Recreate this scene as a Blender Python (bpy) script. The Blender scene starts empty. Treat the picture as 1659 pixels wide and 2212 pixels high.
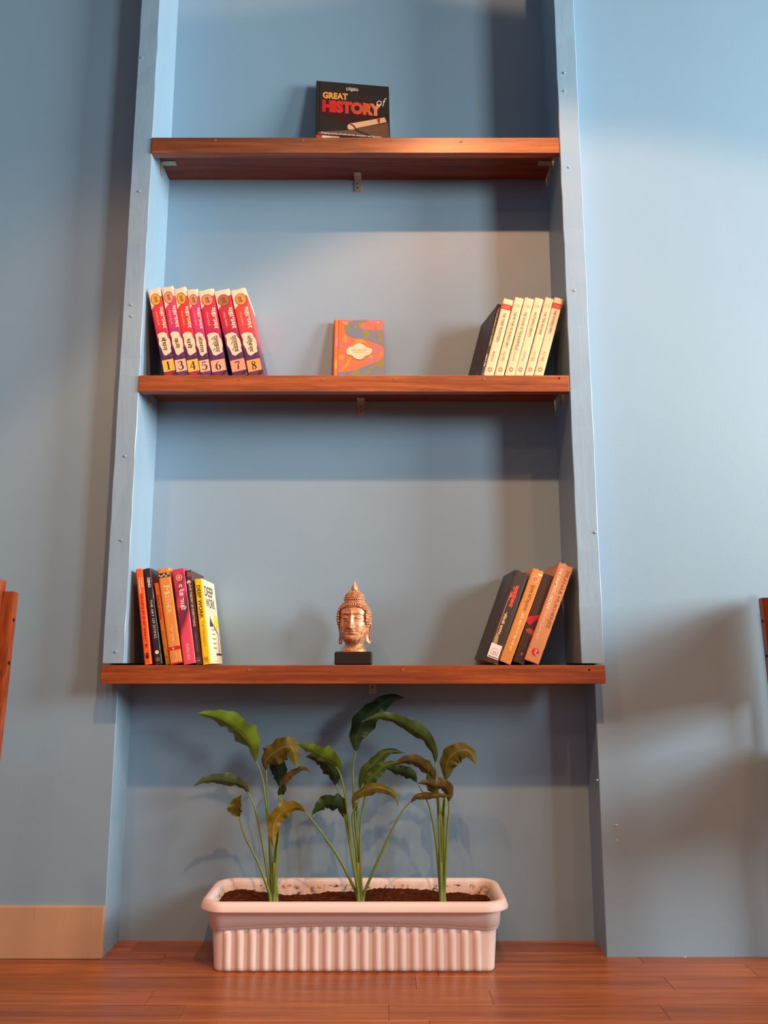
import bpy, bmesh, math, random
from math import sin, cos, tan, atan, pi, radians, exp, sqrt, hypot
from mathutils import Vector, Matrix

random.seed(7)
S = bpy.context.scene
COL = S.collection

# ------------------------------------------------------------------ camera
F, TH, CX, CY = 1800.0, radians(10.3), 829.5, 1106.0
CAM_Y, HC = -1.8, 0.5961
cam_d = bpy.data.cameras.new('camera')
cam = bpy.data.objects.new('camera', cam_d); COL.objects.link(cam)
cam.location = (0, CAM_Y, HC); cam.rotation_euler = (pi/2 + TH, 0, 0)
cam_d.sensor_fit = 'HORIZONTAL'; cam_d.sensor_width = 36.0
cam_d.lens = 36.0 * F / 1659.0
cam_d.clip_start = 0.02
S.camera = cam

# ------------------------------------------------------------------ world, lights, exposure
W = bpy.data.worlds.new('room_light'); S.world = W; W.use_nodes = True
bg = W.node_tree.nodes['Background']
bg.inputs[0].default_value = (0.80, 0.72, 0.80, 1); bg.inputs[1].default_value = 0.085
S.view_settings.view_transform = 'Standard'; S.view_settings.look = 'None'
S.view_settings.exposure = 0.0; S.view_settings.gamma = 1.0; S.view_settings.use_curve_mapping = False

def aim(o, target):
    o.rotation_euler = (Vector(target) - o.location).to_track_quat('-Z', 'Y').to_euler()
def area(name, loc, target, sx, sy, power, color, spread=180):
    l = bpy.data.lights.new(name, 'AREA'); l.shape = 'RECTANGLE'; l.size = sx; l.size_y = sy
    l.energy = power; l.color = color; l.spread = radians(spread)
    o = bpy.data.objects.new(name, l); COL.objects.link(o); o.location = loc; aim(o, target); return o
def spot(name, loc, target, power, color, size=100, blend=0.3, radius=0.04):
    l = bpy.data.lights.new(name, 'SPOT'); l.energy = power; l.color = color
    l.spot_size = radians(size); l.spot_blend = blend; l.shadow_soft_size = radius
    o = bpy.data.objects.new(name, l); COL.objects.link(o); o.location = loc; aim(o, target); return o
COOL, WARM = (1.0, 0.98, 0.91), (1.0, 0.44, 0.20)
area('window_daylight', (2.75, -2.40, 1.75), (0.0, 0.1, 1.62), 0.62, 1.0, 15, COOL, 80)
area('window_daylight_far', (4.3, -1.25, 1.75), (-0.6, 0.1, 1.72), 1.3, 1.3, 92, COOL, 95)
area('front_daylight', (-0.9, -4.6, 1.7), (0, 0.1, 1.0), 2.2, 1.6, 8, (0.62, 0.80, 1.0))  # added cool fill from the front, lifts the lower recess
area('ceiling_lamp_glow', (-0.2, -1.3, 2.95), (-0.2, -1.0, 0), 3.0, 1.8, 3.5, (1.0, .80, .66))  # added weak area fill standing in for warm ceiling bounce
spot('downlight_right', (0.26, -1.72, 3.0), (0.56, -0.62, 0.06), 188, WARM, 77, 0.16, 0.04)
spot('downlight_left', (-0.95, -1.72, 3.0), (-0.85, -0.62, 0.0), 74, WARM, 74, 0.5, 0.05)
spot('downlight_mid_left', (-0.36, -1.72, 3.0), (-0.10, -0.62, 0.05), 28, WARM, 74, 0.2, 0.05)
spot('downlight_far_right', (1.2, -1.9, 3.0), (1.1, -0.6, 0.0), 45, WARM, 72, 0.5, 0.05)
spot('downlight_back', (-0.3, -3.3, 3.0), (-0.1, -0.3, 0.55), 26, WARM, 50, 0.6, 0.06)
spot('spotlight_high_right', (0.75, -1.3, 2.75), (0.62, 0.06, 3.62), 42, (1.0, .50, .28), 100, 0.06, 0.03)
spot('spotlight_high_left', (-0.25, -1.3, 2.75), (-0.45, 0.06, 3.62), 22, (1.0, .50, .28), 100, 0.06, 0.03)

# ------------------------------------------------------------------ pixel -> world point on a plane Y = const
def P(px, py, Y):
    vx, vy = (px - CX)/F, (CY - py)/F
    t = (Y - CAM_Y) / (cos(TH) - vy*sin(TH))
    return Vector((vx*t, Y, HC + (sin(TH) + vy*cos(TH))*t))

# ------------------------------------------------------------------ object helpers
def put(o, label=None, cat=None, group=None, kind=None):
    if label: o['label'] = label
    if cat: o['category'] = cat
    if group: o['group'] = group
    if kind: o['kind'] = kind
    return o
def empty(name, loc=(0, 0, 0), rot=(0, 0, 0)):
    o = bpy.data.objects.new(name, None); COL.objects.link(o)
    o.location = loc; o.rotation_euler = rot; o.empty_display_size = .05; return o
def mesh(name, verts, faces, mats, parent=None, smooth=False, midx=None, loc=None):
    me = bpy.data.meshes.new(name); me.from_pydata([tuple(v) for v in verts], [], faces); me.update()
    if not isinstance(mats, (list, tuple)): mats = [mats]
    for m in mats: me.materials.append(m)
    if midx:
        for p, i in zip(me.polygons, midx): p.material_index = i
    if smooth:
        for p in me.polygons: p.use_smooth = True
    o = bpy.data.objects.new(name, me); COL.objects.link(o)
    if parent: o.parent = parent
    if loc: o.location = loc
    return o
def from_bm(name, bm, m, parent=None, smooth=False):
    bmesh.ops.recalc_face_normals(bm, faces=bm.faces)
    me = bpy.data.meshes.new(name); bm.to_mesh(me); bm.free()
    for q in (m if isinstance(m, (list, tuple)) else [m]): me.materials.append(q)
    if smooth:
        for p in me.polygons: p.use_smooth = True
    o = bpy.data.objects.new(name, me); COL.objects.link(o)
    if parent: o.parent = parent
    return o
def bm_box(bm, x0, x1, y0, y1, z0, z1, bev=0, seg=1, mi=0):
    r = bmesh.ops.create_cube(bm, size=1)
    vs = r['verts']
    for v in vs:
        v.co = Vector(((x0+x1)/2 + v.co.x*(x1-x0), (y0+y1)/2 + v.co.y*(y1-y0), (z0+z1)/2 + v.co.z*(z1-z0)))
    fs = list({f for v in vs for f in v.link_faces})
    for f in fs: f.material_index = mi
    if bev:
        es = list({e for v in vs for e in v.link_edges})
        bmesh.ops.bevel(bm, geom=es, offset=bev, segments=seg, affect='EDGES', profile=.6)
def box(name, x0, x1, y0, y1, z0, z1, m, parent=None, bev=0, seg=1):
    bm = bmesh.new(); bm_box(bm, x0, x1, y0, y1, z0, z1, bev, seg); return from_bm(name, bm, m, parent)
def bm_cyl(bm, c, r, h, axis='Z', n=12, r2=None):
    mt = Matrix.Translation(c)
    if axis == 'Y': mt = mt @ Matrix.Rotation(pi/2, 4, 'X')
    if axis == 'X': mt = mt @ Matrix.Rotation(pi/2, 4, 'Y')
    bmesh.ops.create_cone(bm, cap_ends=True, segments=n, radius1=r, radius2=r if r2 is None else r2, depth=h, matrix=mt)

# ------------------------------------------------------------------ materials
def srgb(r, g, b):
    f = lambda c: (c/255/12.92) if c/255 <= .04045 else ((c/255+.055)/1.055)**2.4
    return (f(r), f(g), f(b), 1)
class N:
    def __init__(s, name):
        s.m = bpy.data.materials.new(name); s.m.use_nodes = True; s.t = s.m.node_tree
        s.b = s.t.nodes['Principled BSDF']
    def n(s, typ, **kw):
        x = s.t.nodes.new(typ)
        for k, v in kw.items(): setattr(x, k, v)
        return x
    def l(s, a, b): s.t.links.new(a, b)
    def coord(s, scale=(1, 1, 1), kind='Object', loc=(0, 0, 0)):
        c = s.n('ShaderNodeTexCoord'); m = s.n('ShaderNodeMapping')
        m.inputs['Scale'].default_value = scale; m.inputs['Location'].default_value = loc
        s.l(c.outputs[kind], m.inputs[0]); return m.outputs[0]
    def noise(s, vec, scale, detail=4, rough=.55, dist=0):
        x = s.n('ShaderNodeTexNoise'); x.inputs['Scale'].default_value = scale
        x.inputs['Detail'].default_value = detail; x.inputs['Roughness'].default_value = rough
        x.inputs['Distortion'].default_value = dist; s.l(vec, x.inputs['Vector']); return x.outputs['Fac']
    def ramp(s, fac, stops, mode='LINEAR'):
        r = s.n('ShaderNodeValToRGB'); r.color_ramp.interpolation = mode; e = r.color_ramp.elements
        while len(e) < len(stops): e.new(.5)
        for q, (p, c) in zip(e, stops): q.position = p; q.color = c
        s.l(fac, r.inputs[0]); return r.outputs[0]
    def mix(s, fac, a, b, mode='MIX'):
        x = s.n('ShaderNodeMix', data_type='RGBA', blend_type=mode)
        for v, i in ((fac, 0), (a, 6), (b, 7)):
            if isinstance(v, (int, float, tuple)): x.inputs[i].default_value = v
            else: s.l(v, x.inputs[i])
        return x.outputs[2]
    def math(s, op, a, b=0):
        x = s.n('ShaderNodeMath', operation=op)
        for v, i in ((a, 0), (b, 1)):
            if isinstance(v, (int, float)): x.inputs[i].default_value = v
            else: s.l(v, x.inputs[i])
        return x.outputs[0]
    def base(s, c):
        if isinstance(c, tuple): s.b.inputs['Base Color'].default_value = c
        else: s.l(c, s.b.inputs['Base Color'])
    def bump(s, h, dist=.001, strength=.5):
        x = s.n('ShaderNodeBump'); x.inputs['Distance'].default_value = dist; x.inputs['Strength'].default_value = strength
        s.l(h, x.inputs['Height']); s.l(x.outputs[0], s.b.inputs['Normal'])
    def set(s, rough=.5, spec=.5, metal=0, coat=0):
        s.b.inputs['Roughness'].default_value = rough; s.b.inputs['Specular IOR Level'].default_value = spec
        s.b.inputs['Metallic'].default_value = metal; s.b.inputs['Coat Weight'].default_value = coat
        return s.m
_mc = {}
def flat(rgb, rough=.5, spec=.4):
    k = (rgb, rough, spec)
    if k not in _mc:
        n = N('print_%d_%d_%d' % rgb); v = n.coord()
        n.base(n.mix(n.noise(v, 90, 3), srgb(*rgb), srgb(*[max(0, int(c*.9)) for c in rgb])))
        _mc[k] = n.set(rough, spec)
    return _mc[k]

def wall_mat():
    n = N('blue_wall_paint'); v = n.coord()
    c = n.mix(n.noise(v, 2.2, 5, .6), srgb(129, 163, 188), srgb(138, 171, 195))
    c = n.mix(n.math('MULTIPLY', n.noise(n.coord((3, 3, .6)), 3, 4), .35), c, srgb(123, 160, 184))
    n.base(c); n.bump(n.math('ADD', n.noise(v, 260, 3), n.math('MULTIPLY', n.noise(v, 9, 4), 2.5)), .0010, .14)
    return n.set(.46, .45)
WALL = wall_mat()
def post_mat():
    n = N('blue_painted_board'); v = n.coord((2, 2, .5))
    n.base(n.mix(n.noise(v, 8, 5), srgb(129, 162, 187), srgb(139, 171, 194)))
    n.bump(n.noise(v, 12, 5), .003, .45); return n.set(.40, .5)
POST = post_mat()
def wood_mat(name, dark, mid, light, sc=(1.5, 22, 22), rough=.35, coat=.25, rnd=.5):
    n = N(name); v = n.coord(sc)
    oi = n.n('ShaderNodeObjectInfo')
    add = n.n('ShaderNodeVectorMath', operation='ADD')
    cmb = n.n('ShaderNodeCombineXYZ'); r20 = n.math('MULTIPLY', oi.outputs['Random'], 40)
    n.l(r20, cmb.inputs[0]); n.l(r20, cmb.inputs[1]); n.l(v, add.inputs[0]); n.l(cmb.outputs[0], add.inputs[1])
    v = add.outputs[0]
    g = n.noise(v, 1.6, 6, .6, 1.2)
    c = n.ramp(g, [(.28, srgb(*dark)), (.5, srgb(*mid)), (.72, srgb(*light))])
    fine = n.noise(v, 9, 5, .7, .4)
    c = n.mix(n.ramp(fine, [(.45, (0, 0, 0, 1)), (.68, (.55, .55, .55, 1))]), c, srgb(*dark))
    k = n.math('ADD', n.math('MULTIPLY', oi.outputs['Random'], rnd), 1 - rnd/2)
    hs = n.n('ShaderNodeHueSaturation'); n.l(c, hs.inputs['Color']); n.l(k, hs.inputs['Value'])
    n.base(hs.outputs[0]); n.bump(fine, .0006, .4)
    n.b.inputs['Coat Roughness'].default_value = .28
    return n.set(rough, .5, 0, coat)
TEAK = wood_mat('varnished_teak', (94, 42, 14), (144, 70, 26), (182, 98, 38), rnd=.0, rough=.44, coat=.25)
TEAK_UNDER = wood_mat('teak_board', (84, 38, 22), (124, 62, 36), (140, 74, 44), rnd=.0, rough=.5, coat=0)
FLOOR = wood_mat('floor_laminate', (114, 60, 28), (150, 86, 44), (170, 104, 56), sc=(1.2, 30, 30), rough=.34, coat=.15, rnd=.26)
CHAIRW = wood_mat('chair_sheesham', (74, 30, 14), (140, 66, 30), (176, 92, 46), sc=(14, 14, 2.2), rnd=.1, rough=.3)
n_ = N('galvanised_steel'); n_.base(n_.mix(n_.noise(n_.coord(), 180, 3), (.60, .57, .50, 1), (.40, .37, .32, 1))); STEEL = n_.set(.40, .5, .55)
PLUG = flat((150, 104, 78), .5, .4)
n_ = N('dark_hole'); n_.base((.012, .01, .01, 1)); HOLE = n_.set(.8, .1)
n_ = N('white_plastic'); vv = n_.coord()
cc = n_.mix(n_.noise(vv, 14, 5), srgb(240, 230, 228), srgb(232, 220, 218))
cc = n_.mix(n_.ramp(n_.noise(vv, 38, 6, .7), [(.66, (0, 0, 0, 1)), (.78, (.5, .5, .5, 1))]), cc, srgb(176, 138, 110))
n_.base(cc); n_.b.inputs['Subsurface Weight'].default_value = .0; PLASTIC = n_.set(.42, .45)
n_ = N('white_plastic_inside'); vv = n_.coord()
cc = n_.mix(n_.ramp(n_.noise(vv, 60, 8, .75, .6), [(.52, (0, 0, 0, 1)), (.60, (1, 1, 1, 1))]), srgb(238, 216, 200), srgb(110, 66, 40))
n_.base(cc); PLASTIC_IN = n_.set(.55, .3)
n_ = N('soil_earth'); vv = n_.coord()
n_.base(n_.ramp(n_.noise(vv, 90, 8, .7), [(.3, srgb(52, 26, 14)), (.55, srgb(98, 52, 28)), (.75, srgb(136, 80, 48))]))
n_.bump(n_.noise(vv, 260, 6, .8), .004, 1); SOIL = n_.set(.95, .1)
def leaf_mat(name, a, b):
    n = N(name); v = n.coord((1, 1, 1), 'UV')
    sx = n.n('ShaderNodeSeparateXYZ'); n.l(v, sx.inputs[0])
    mid = n.math('ABSOLUTE', n.math('SUBTRACT', sx.outputs[0], .5))
    c = n.mix(n.noise(n.coord(), 30, 4), srgb(*a), srgb(*b))
    ve = n.math('SINE', n.math('MULTIPLY', n.math('SUBTRACT', sx.outputs[1], n.math('MULTIPLY', mid, .5)), 150))
    c = n.mix(n.math('MULTIPLY', n.math('ADD', ve, 1), .035), c, srgb(*[min(255, int(q*1.5)) for q in a]))
    c = n.mix(n.ramp(mid, [(.0, (1, 1, 1, 1)), (.035, (0, 0, 0, 1))]), c, srgb(*[min(255, int(q*1.25)+8) for q in a]))
    n.base(c); n.bump(n.math('ADD', n.math('MULTIPLY', ve, .25), n.math('MULTIPLY', n.noise(n.coord(), 60, 3), 3)), .0006, .3)
    m = n.set(.42, .4)
    tr = n.n('ShaderNodeBsdfTranslucent'); n.l(c, tr.inputs[0]) if not isinstance(c, tuple) else None
    ms = n.n('ShaderNodeMixShader'); ms.inputs[0].default_value = .25
    out = n.t.nodes['Material Output']
    n.l(n.b.outputs[0], ms.inputs[1]); n.l(tr.outputs[0], ms.inputs[2]); n.l(ms.outputs[0], out.inputs[0])
    return m
LEAF = {'bright': leaf_mat('leaf_bright', (112, 148, 42), (88, 126, 36)), 'mid': leaf_mat('leaf_green', (74, 102, 42), (54, 82, 36)),
        'dark': leaf_mat('leaf_dark_green', (40, 68, 28), (30, 54, 26)), 'grey': leaf_mat('leaf_grey_green', (78, 94, 54), (58, 74, 46)),
        'olive': leaf_mat('leaf_olive', (108, 108, 44), (82, 84, 36)), 'yellow': leaf_mat('leaf_yellowing', (128, 112, 28), (104, 90, 28)),
        'brown': leaf_mat('leaf_brownish', (96, 84, 34), (80, 64, 30))}
n_ = N('leaf_stalk'); n_.base(n_.mix(n_.noise(n_.coord((1, 1, .2)), 40, 3), srgb(124, 148, 66), srgb(92, 118, 52))); STALK = n_.set(.45, .4)
n_ = N('dry_leaf_tip'); n_.base(srgb(84, 50, 28)); DRY = n_.set(.7, .2)
n_ = N('page_edges'); vv = n_.coord((900, 900, 3)); n_.base(n_.mix(n_.noise(vv, 1, 2), srgb(236, 220, 190), srgb(206, 186, 152))); PAGES = n_.set(.8, .2)
n_ = N('antique_gold_bronze'); vv = n_.coord()
n_.base(n_.mix(n_.ramp(n_.noise(vv, 70, 7, .7, 1.5), [(.40, (0, 0, 0, 1)), (.62, (1, 1, 1, 1))]), srgb(208, 158, 118), srgb(146, 94, 58))); 
n_.bump(n_.noise(vv, 300, 4), .0006, .4); GOLD = n_.set(.36, .5, .12, .12)
n_ = N('black_lacquer_block'); n_.base(srgb(34, 26, 24)); BLOCK = n_.set(.55, .3)
n_ = N('skirting_stone'); vv = n_.coord((5, 5, .5))
cc = n_.mix(n_.noise(vv, 5, 6, .6), srgb(200, 166, 136), srgb(178, 146, 116))
cc = n_.mix(n_.ramp(n_.noise(n_.coord((14, 14, .8)), 3, 3), [(.62, (0, 0, 0, 1)), (.7, (.6, .6, .6, 1))]), cc, srgb(140, 112, 84))
n_.base(cc); SKIRT = n_.set(.4, .4)
CHIP = flat((226, 218, 206), .8, .2)

# ------------------------------------------------------------------ setting
YB, YW = 0.159, 0.057           # recess back wall, main wall plane (post fronts are Y = 0)
XL0, XL1, XR1, XR0 = -0.5995, -0.5530, 0.4195, 0.4685
TOPZ = 3.0
put(box('wall_back', -0.75, 0.62, YB, YB+.08, -.01, TOPZ, WALL), kind='structure')
def lwall(name, x0, x1, m):
    return put(box(name, x0, x1, YW, YB+.06, -.01, TOPZ, m, None, .0012), kind='structure')
WL = lwall('wall_left', -2.3, -0.5800, WALL); WR = lwall('wall_right', 0.4600, 2.3, WALL)
def post(name, x0, x1):
    bm = bmesh.new(); n = 60
    rnd = random.Random(name)
    ring = []
    for i in range(n+1):
        z = .5965 + (TOPZ-.5965)*i/n
        j = [rnd.uniform(-.0007, .0007) for _ in range(4)]
        ring.append([bm.verts.new(c) for c in ((x0+j[0], .0012, z), (x0+.0015+j[0], 0+j[2], z), (x1-.0015+j[1], 0+j[3], z), (x1+j[1], .0012, z), (x1, YB+.001, z), (x0, YB+.001, z))])
    for i in range(n):
        for k in range(6):
            a, b = ring[i], ring[i+1]; bm.faces.new((a[k], a[(k+1) % 6], b[(k+1) % 6], b[k]))
    bm.faces.new(ring[0]); bm.faces.new(ring[-1])
    return put(from_bm(name, bm, POST), kind='structure')
T1, T2 = post('trim_1', XL0, XL1), post('trim_2', XR1, XR0)
def nail(parent, px, py, r=.0036, Y=-.0008):
    p = P(px, py, Y); bm = bmesh.new()
    bmesh.ops.create_uvsphere(bm, u_segments=12, v_segments=6, radius=r)
    for v in bm.verts: v.co.y *= .24; v.co.z *= .8; v.co += p
    from_bm('nail', bm, POST, parent, True)
for px, py in ((300, 413), (283, 658), (284, 683), (262, 1167), (306, 124), (270, 985), (250, 1408)): nail(T1, px, py)
for px, py in ((1219, 157), (1219, 196), (1229, 361), (1241, 627), (1286, 1150)): nail(T2, px, py)
for par, px, py, Y, s in ((WR, 1332, 1782, YW, 4), (WR, 1333, 1815, YW, 3), (WR, 1480, 2068, YW, 4), (WR, 1457, 2069, YW, 3), (WR, 1290, 1685, YW, 3)):
    p = P(px, py, Y-.0006); bm = bmesh.new(); bmesh.ops.create_icosphere(bm, subdivisions=1, radius=s*.0005)
    for v in bm.verts: v.co = Vector((v.co.x*1.4, v.co.y*.5, v.co.z)) + p + Vector((random.uniform(-.0005, .0005), 0, random.uniform(-.0005, .0005)))
    from_bm('paint_chip', bm, CHIP, par)

bm = bmesh.new(); bm_box(bm, -2.3, 2.3, -3.2, .25, -.06, -.006); bm_box(bm, -2.3, 2.3, -3.2, -.5915, -.03, 0)
FL = put(from_bm('floor', bm, FLOOR), kind='structure')
PW = .0675
_pl = {}
def plank_mesh(L):
    if L not in _pl:
        b = bmesh.new(); bm_box(b, 0, L, -PW+.0004, -.0002, -.008, 0, .0006)
        me = bpy.data.meshes.new('plank'); b.to_mesh(me); b.free(); me.materials.append(FLOOR); _pl[L] = me
    return _pl[L]
y = -.119 + 5*PW; row = 0
while y > -.59:
    x = -1.45 - random.uniform(0, .5)
    while x < 1.35:
        L = random.choice((.36, .48, .62, .80))
        o = bpy.data.objects.new('plank', plank_mesh(L - .0004)); COL.objects.link(o); o.parent = FL
        o.location = (x, y, random.uniform(-.0003, .0001)); x += L
    y -= PW; row += 1

bm = bmesh.new()
bm_box(bm, -2.0, -.5795, YW-.013, YW+.001, 0, .100, .0015, 2)
put(from_bm('baseboard_left', bm, SKIRT), kind='structure')

# ------------------------------------------------------------------ shelves
def screw(parent, p, axis='Y', r=.0032, hole=False):
    bm = bmesh.new()
    bm_cyl(bm, p, r, .0010, axis, 14)
    if axis == 'Y': bm_cyl(bm, p + Vector((0, -.0004, 0)), r*.45, .0008, axis, 8)
    return from_bm('screw', bm, HOLE if hole else PLUG, parent)
def shelf(name, label, x0, x1, ztop, zbot, zb, y0, screws, dark=()):
    root = put(empty(name, (0, 0, ztop)), label, 'shelf', 'wooden shelves in the blue recess')
    z = lambda q: q - ztop
    box('edge_strip', x0, x1, y0, y0+.0205, z(zbot), 0, TEAK, root, .0012, 2)
    box('shelf_board', x0+.0015, x1-.0015, y0+.0205, YB-.0006, z(zb), -.0004, TEAK_UNDER, root, .0004)
    for px, py in screws:
        p = P(px, py, y0-.0003); p.z -= ztop; screw(root, p)
    for px, py in dark:
        p = P(px, py, y0-.0003); p.z -= ztop; screw(root, p, r=.002, hole=True)
    return root
shelf('wall_shelf', 'top teak shelf, brightly lit, under the black history book', XL1-.0005, XR1-.002, 1.8312, 1.7906, 1.8215, -.003, ((465, 303), (655, 303), (846, 303), (996, 306)))
shelf('wall_shelf', 'middle teak shelf under the numbered magenta volumes and cream paperbacks', XL1-.0005, XR1-.002, 1.2366, 1.198, 1.2265, -.003, ((518, 820), (697, 820), (853, 820), (1046, 819)), ((1208, 817),))
shelf('wall_shelf', 'lowest and widest teak shelf, under the buddha head and across both blue posts', XL0-.0005, XR0+.0005, .5925, .5540, .5800, -.004, ((538, 1447), (871, 1447)), ((1273, 1447),))

def bracket(label, loc, rotz, w=.018, l1=.034, l2=.036, t=.0022):
    root = put(empty('corner_bracket', loc, (0, 0, rotz)), label, 'bracket', 'steel corner brackets under the shelves')
    # local: wall leg hangs down at y = 0 (wall behind at y = 0), arm reaches out towards -y under the board
    box('wall_leg', -w/2, w/2, -t, -.0003, -l1, -.0004, STEEL, root, .0004)
    box('shelf_arm', -w/2, w/2, -l2, -t, -t-.0004, -.0004, STEEL, root, .0004)
    for z in (-l1*.38, -l1*.72):
        b = bmesh.new(); bm_cyl(b, Vector((0, -t-.0004, z)), .0034, .0008, 'Y', 12); from_bm('screw', b, STEEL, root)
        b = bmesh.new(); bm_cyl(b, Vector((0, -t-.0009, z)), .0016, .0006, 'Y', 8); from_bm('screw_hole', b, HOLE, root)
    for y in (-l2*.45, -l2*.8):
        b = bmesh.new(); bm_cyl(b, Vector((0, y, -t-.0008)), .0034, .0008, 'Z', 12); from_bm('screw', b, STEEL, root)
bx = lambda px, py: P(px, py, YB).x
bracket('steel bracket under the middle of the top shelf', (bx(773, 395), YB, 1.8215), 0)
bracket('steel bracket under the middle of the middle shelf', (bx(780, 880), YB, 1.2265), 0)
bracket('steel bracket just showing beneath the lowest shelf', (bx(805, 1480), YB, .5800), 0, l1=.052)
bracket('bright steel bracket at the left end of the top shelf', (XL1, .084, 1.8215), pi/2)
bracket('shaded steel bracket at the right end of the top shelf', (XR1, .084, 1.8215), -pi/2)
bracket('steel bracket at the left end of the middle shelf', (XL1, .084, 1.2265), pi/2)
bracket('shaded steel bracket at the right end of the middle shelf', (XR1, .084, 1.2265), -pi/2)

# ------------------------------------------------------------------ flat print helpers (u across, v up, on the plane y = -eps)
def text_mesh(s, bold=0.0):
    c = bpy.data.curves.new('t', 'FONT'); c.body = s; c.size = 1; c.offset = bold; c.resolution_u = 3
    o = bpy.data.objects.new('t', c); COL.objects.link(o)
    me = bpy.data.meshes.new_from_object(o.evaluated_get(bpy.context.evaluated_depsgraph_get()))
    vs = [(v.co.x, v.co.y) for v in me.vertices]; fs = [tuple(p.vertices) for p in me.polygons]
    bpy.data.objects.remove(o); bpy.data.curves.remove(c); bpy.data.meshes.remove(me)
    return vs, fs
class Print:
    """collects flat print of one colour on a book; placed at plane y"""
    def __init__(s): s.v = []; s.f = []
    def poly(s, pts):
        b = len(s.v); s.v += [(p[0], p[1]) for p in pts]; s.f.append(tuple(range(b, b+len(pts)))); return s
    def rect(s, u0, u1, v0, v1): return s.poly([(u0, v0), (u1, v0), (u1, v1), (u0, v1)])
    def disc(s, u, v, r, r2=None, n=24): 
        r2 = r2 or r; return s.poly([(u+r*cos(2*pi*i/n), v+r2*sin(2*pi*i/n)) for i in range(n)])
    def ring(s, u, v, r, t, r2=None, n=24):
        k = (r2 or r)/r
        for i in range(n):
            a, b = 2*pi*i/n, 2*pi*(i+1)/n
            s.poly([(u+r*cos(a), v+k*r*sin(a)), (u+r*cos(b), v+k*r*sin(b)), (u+(r-t)*cos(b), v+k*(r-t)*sin(b)), (u+(r-t)*cos(a), v+k*(r-t)*sin(a))])
        return s
    def text(s, t, u0, u1, v0, v1, down=False, bold=0.0, slant=0, serif=0):
        """fit text in the box; down: reads from the top down, letter tops towards +u"""
        vs, fs = text_mesh(t, bold)
        if not vs: return s
        x0, x1 = min(p[0] for p in vs), max(p[0] for p in vs); y0, y1 = min(p[1] for p in vs), max(p[1] for p in vs)
        b = len(s.v)
        for x, y in vs:
            a, c = (x-x0)/(x1-x0), (y-y0)/(y1-y0)
            if slant: a += slant*(c-.5)
            if down: s.v.append((u0+(u1-u0)*c, v1-(v1-v0)*a))
            else: s.v.append((u0+(u1-u0)*a, v0+(v1-v0)*c))
        s.f += [tuple(b+i for i in f) for f in fs]; return s
    def build(s, name, m, parent, y=-.0004, xf=None):
        if not s.v: return
        if xf: vs = [xf(u, v) for u, v in s.v]
        else: vs = [(u, y, v) for u, v in s.v]
        return mesh(name, vs, s.f, m, parent)

# ------------------------------------------------------------------ books
def book_body(root, x0, t, h, d, cover_m, hard=False, worn=0.0, seed=0):
    """spine on y = 0 facing -y, pages behind; x0 .. x0+t, height h, depth d"""
    r = random.Random(seed); ct = .0022 if hard else .0007
    bm = bmesh.new()
    nz = 24; no = 5
    # U-shaped cover swept up z
    prof_out = [(x0, d), (x0, .002), (x0+.0012, .0004)] + [(x0+t*i/no, -.0) for i in range(1, no)] + [(x0+t-.0012, .0004), (x0+t, .002), (x0+t, d)]
    prof_in = [(x0+ct, d), (x0+ct, ct+.002), (x0+ct+.0004, ct+.0004)] + [(x0+t*i/no, ct) for i in range(1, no)] + [(x0+t-ct-.0004, ct+.0004), (x0+t-ct, ct+.002), (x0+t-ct, d)]
    A = []
    m_ = len(prof_out)
    jt = [r.uniform(-worn, worn) for _ in range(m_)]; jb = [r.uniform(0, worn) for _ in range(m_)]
    for i in range(nz+1):
        z = h*i/nz; ro = []; ri = []
        for k in range(m_):
            zz = z + (jt[k] if i == nz else (jb[k] if i == 0 else 0))
            wx = r.uniform(-worn, worn)*.12
            ro.append(bm.verts.new((prof_out[k][0]+wx*(1 if i not in (0,) else 0), prof_out[k][1], zz))); ri.append(bm.verts.new((prof_in[k][0]+wx*.5, prof_in[k][1], zz)))
        A.append((ro, ri))
    for i in range(nz):
        for q in (0, 1):
            for k in range(m_-1): bm.faces.new((A[i][q][k], A[i][q][k+1], A[i+1][q][k+1], A[i+1][q][k]))
        for k in (0, m_-1): bm.faces.new((A[i][0][k], A[i+1][0][k], A[i+1][1][k], A[i][1][k]))
    for i in (0, nz):
        for k in range(m_-1): bm.faces.new((A[i][0][k], A[i][0][k+1], A[i][1][k+1], A[i][1][k]))
    from_bm('cover', bm, cover_m, root)
    inset = .003 if hard else .0006
    box('page_block', x0+ct+.0002, x0+t-ct-.0002, ct+.0003, d-inset, inset, h-inset-.0004, PAGES, root)

def spine_book(lt, lb, rt, rb, ztop, Y, d, name='book', label='', group=None, cover=None, hard=False, worn=.0004, minh=None, seed=0, deco=None, yaw=0):
    """corner pixels of the spine (left top, left bottom, right top, right bottom)"""
    L1, L0, R1, R0 = [P(q[0], q[1], Y) for q in (lt, lb, rt, rb)]
    lean_right = (L1.x - L0.x) > 0
    e1, e0 = (R1, R0) if lean_right else (L1, L0)
    dl = (L1-L0).normalized(); dr = (R1-R0).normalized(); dv = (dl+dr).normalized(); dv.y = 0
    ang = math.atan2(dv.x, dv.z)
    top = (L1+R1)/2
    # thickness: perpendicular distance between edges
    side = Vector((cos(ang), 0, -sin(ang)))
    t = ((R1-L1).dot(side) + (R0-L0).dot(side))/2
    up = Vector((sin(ang), 0, cos(ang)))
    base_edge = top + side*(t/2 if lean_right else -t/2)
    k = (base_edge.z - ztop)/up.z
    org = base_edge - up*k; org.z = ztop + .0003
    root = empty(name, org, (0, ang, radians(yaw))); put(root, label, 'book', group)
    x0 = -t if lean_right else 0.0
    book_body(root, x0, t, k, d, cover, hard, worn, seed)
    if deco: deco(root, x0, t, k, d)
    return root, x0, t, k

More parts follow.
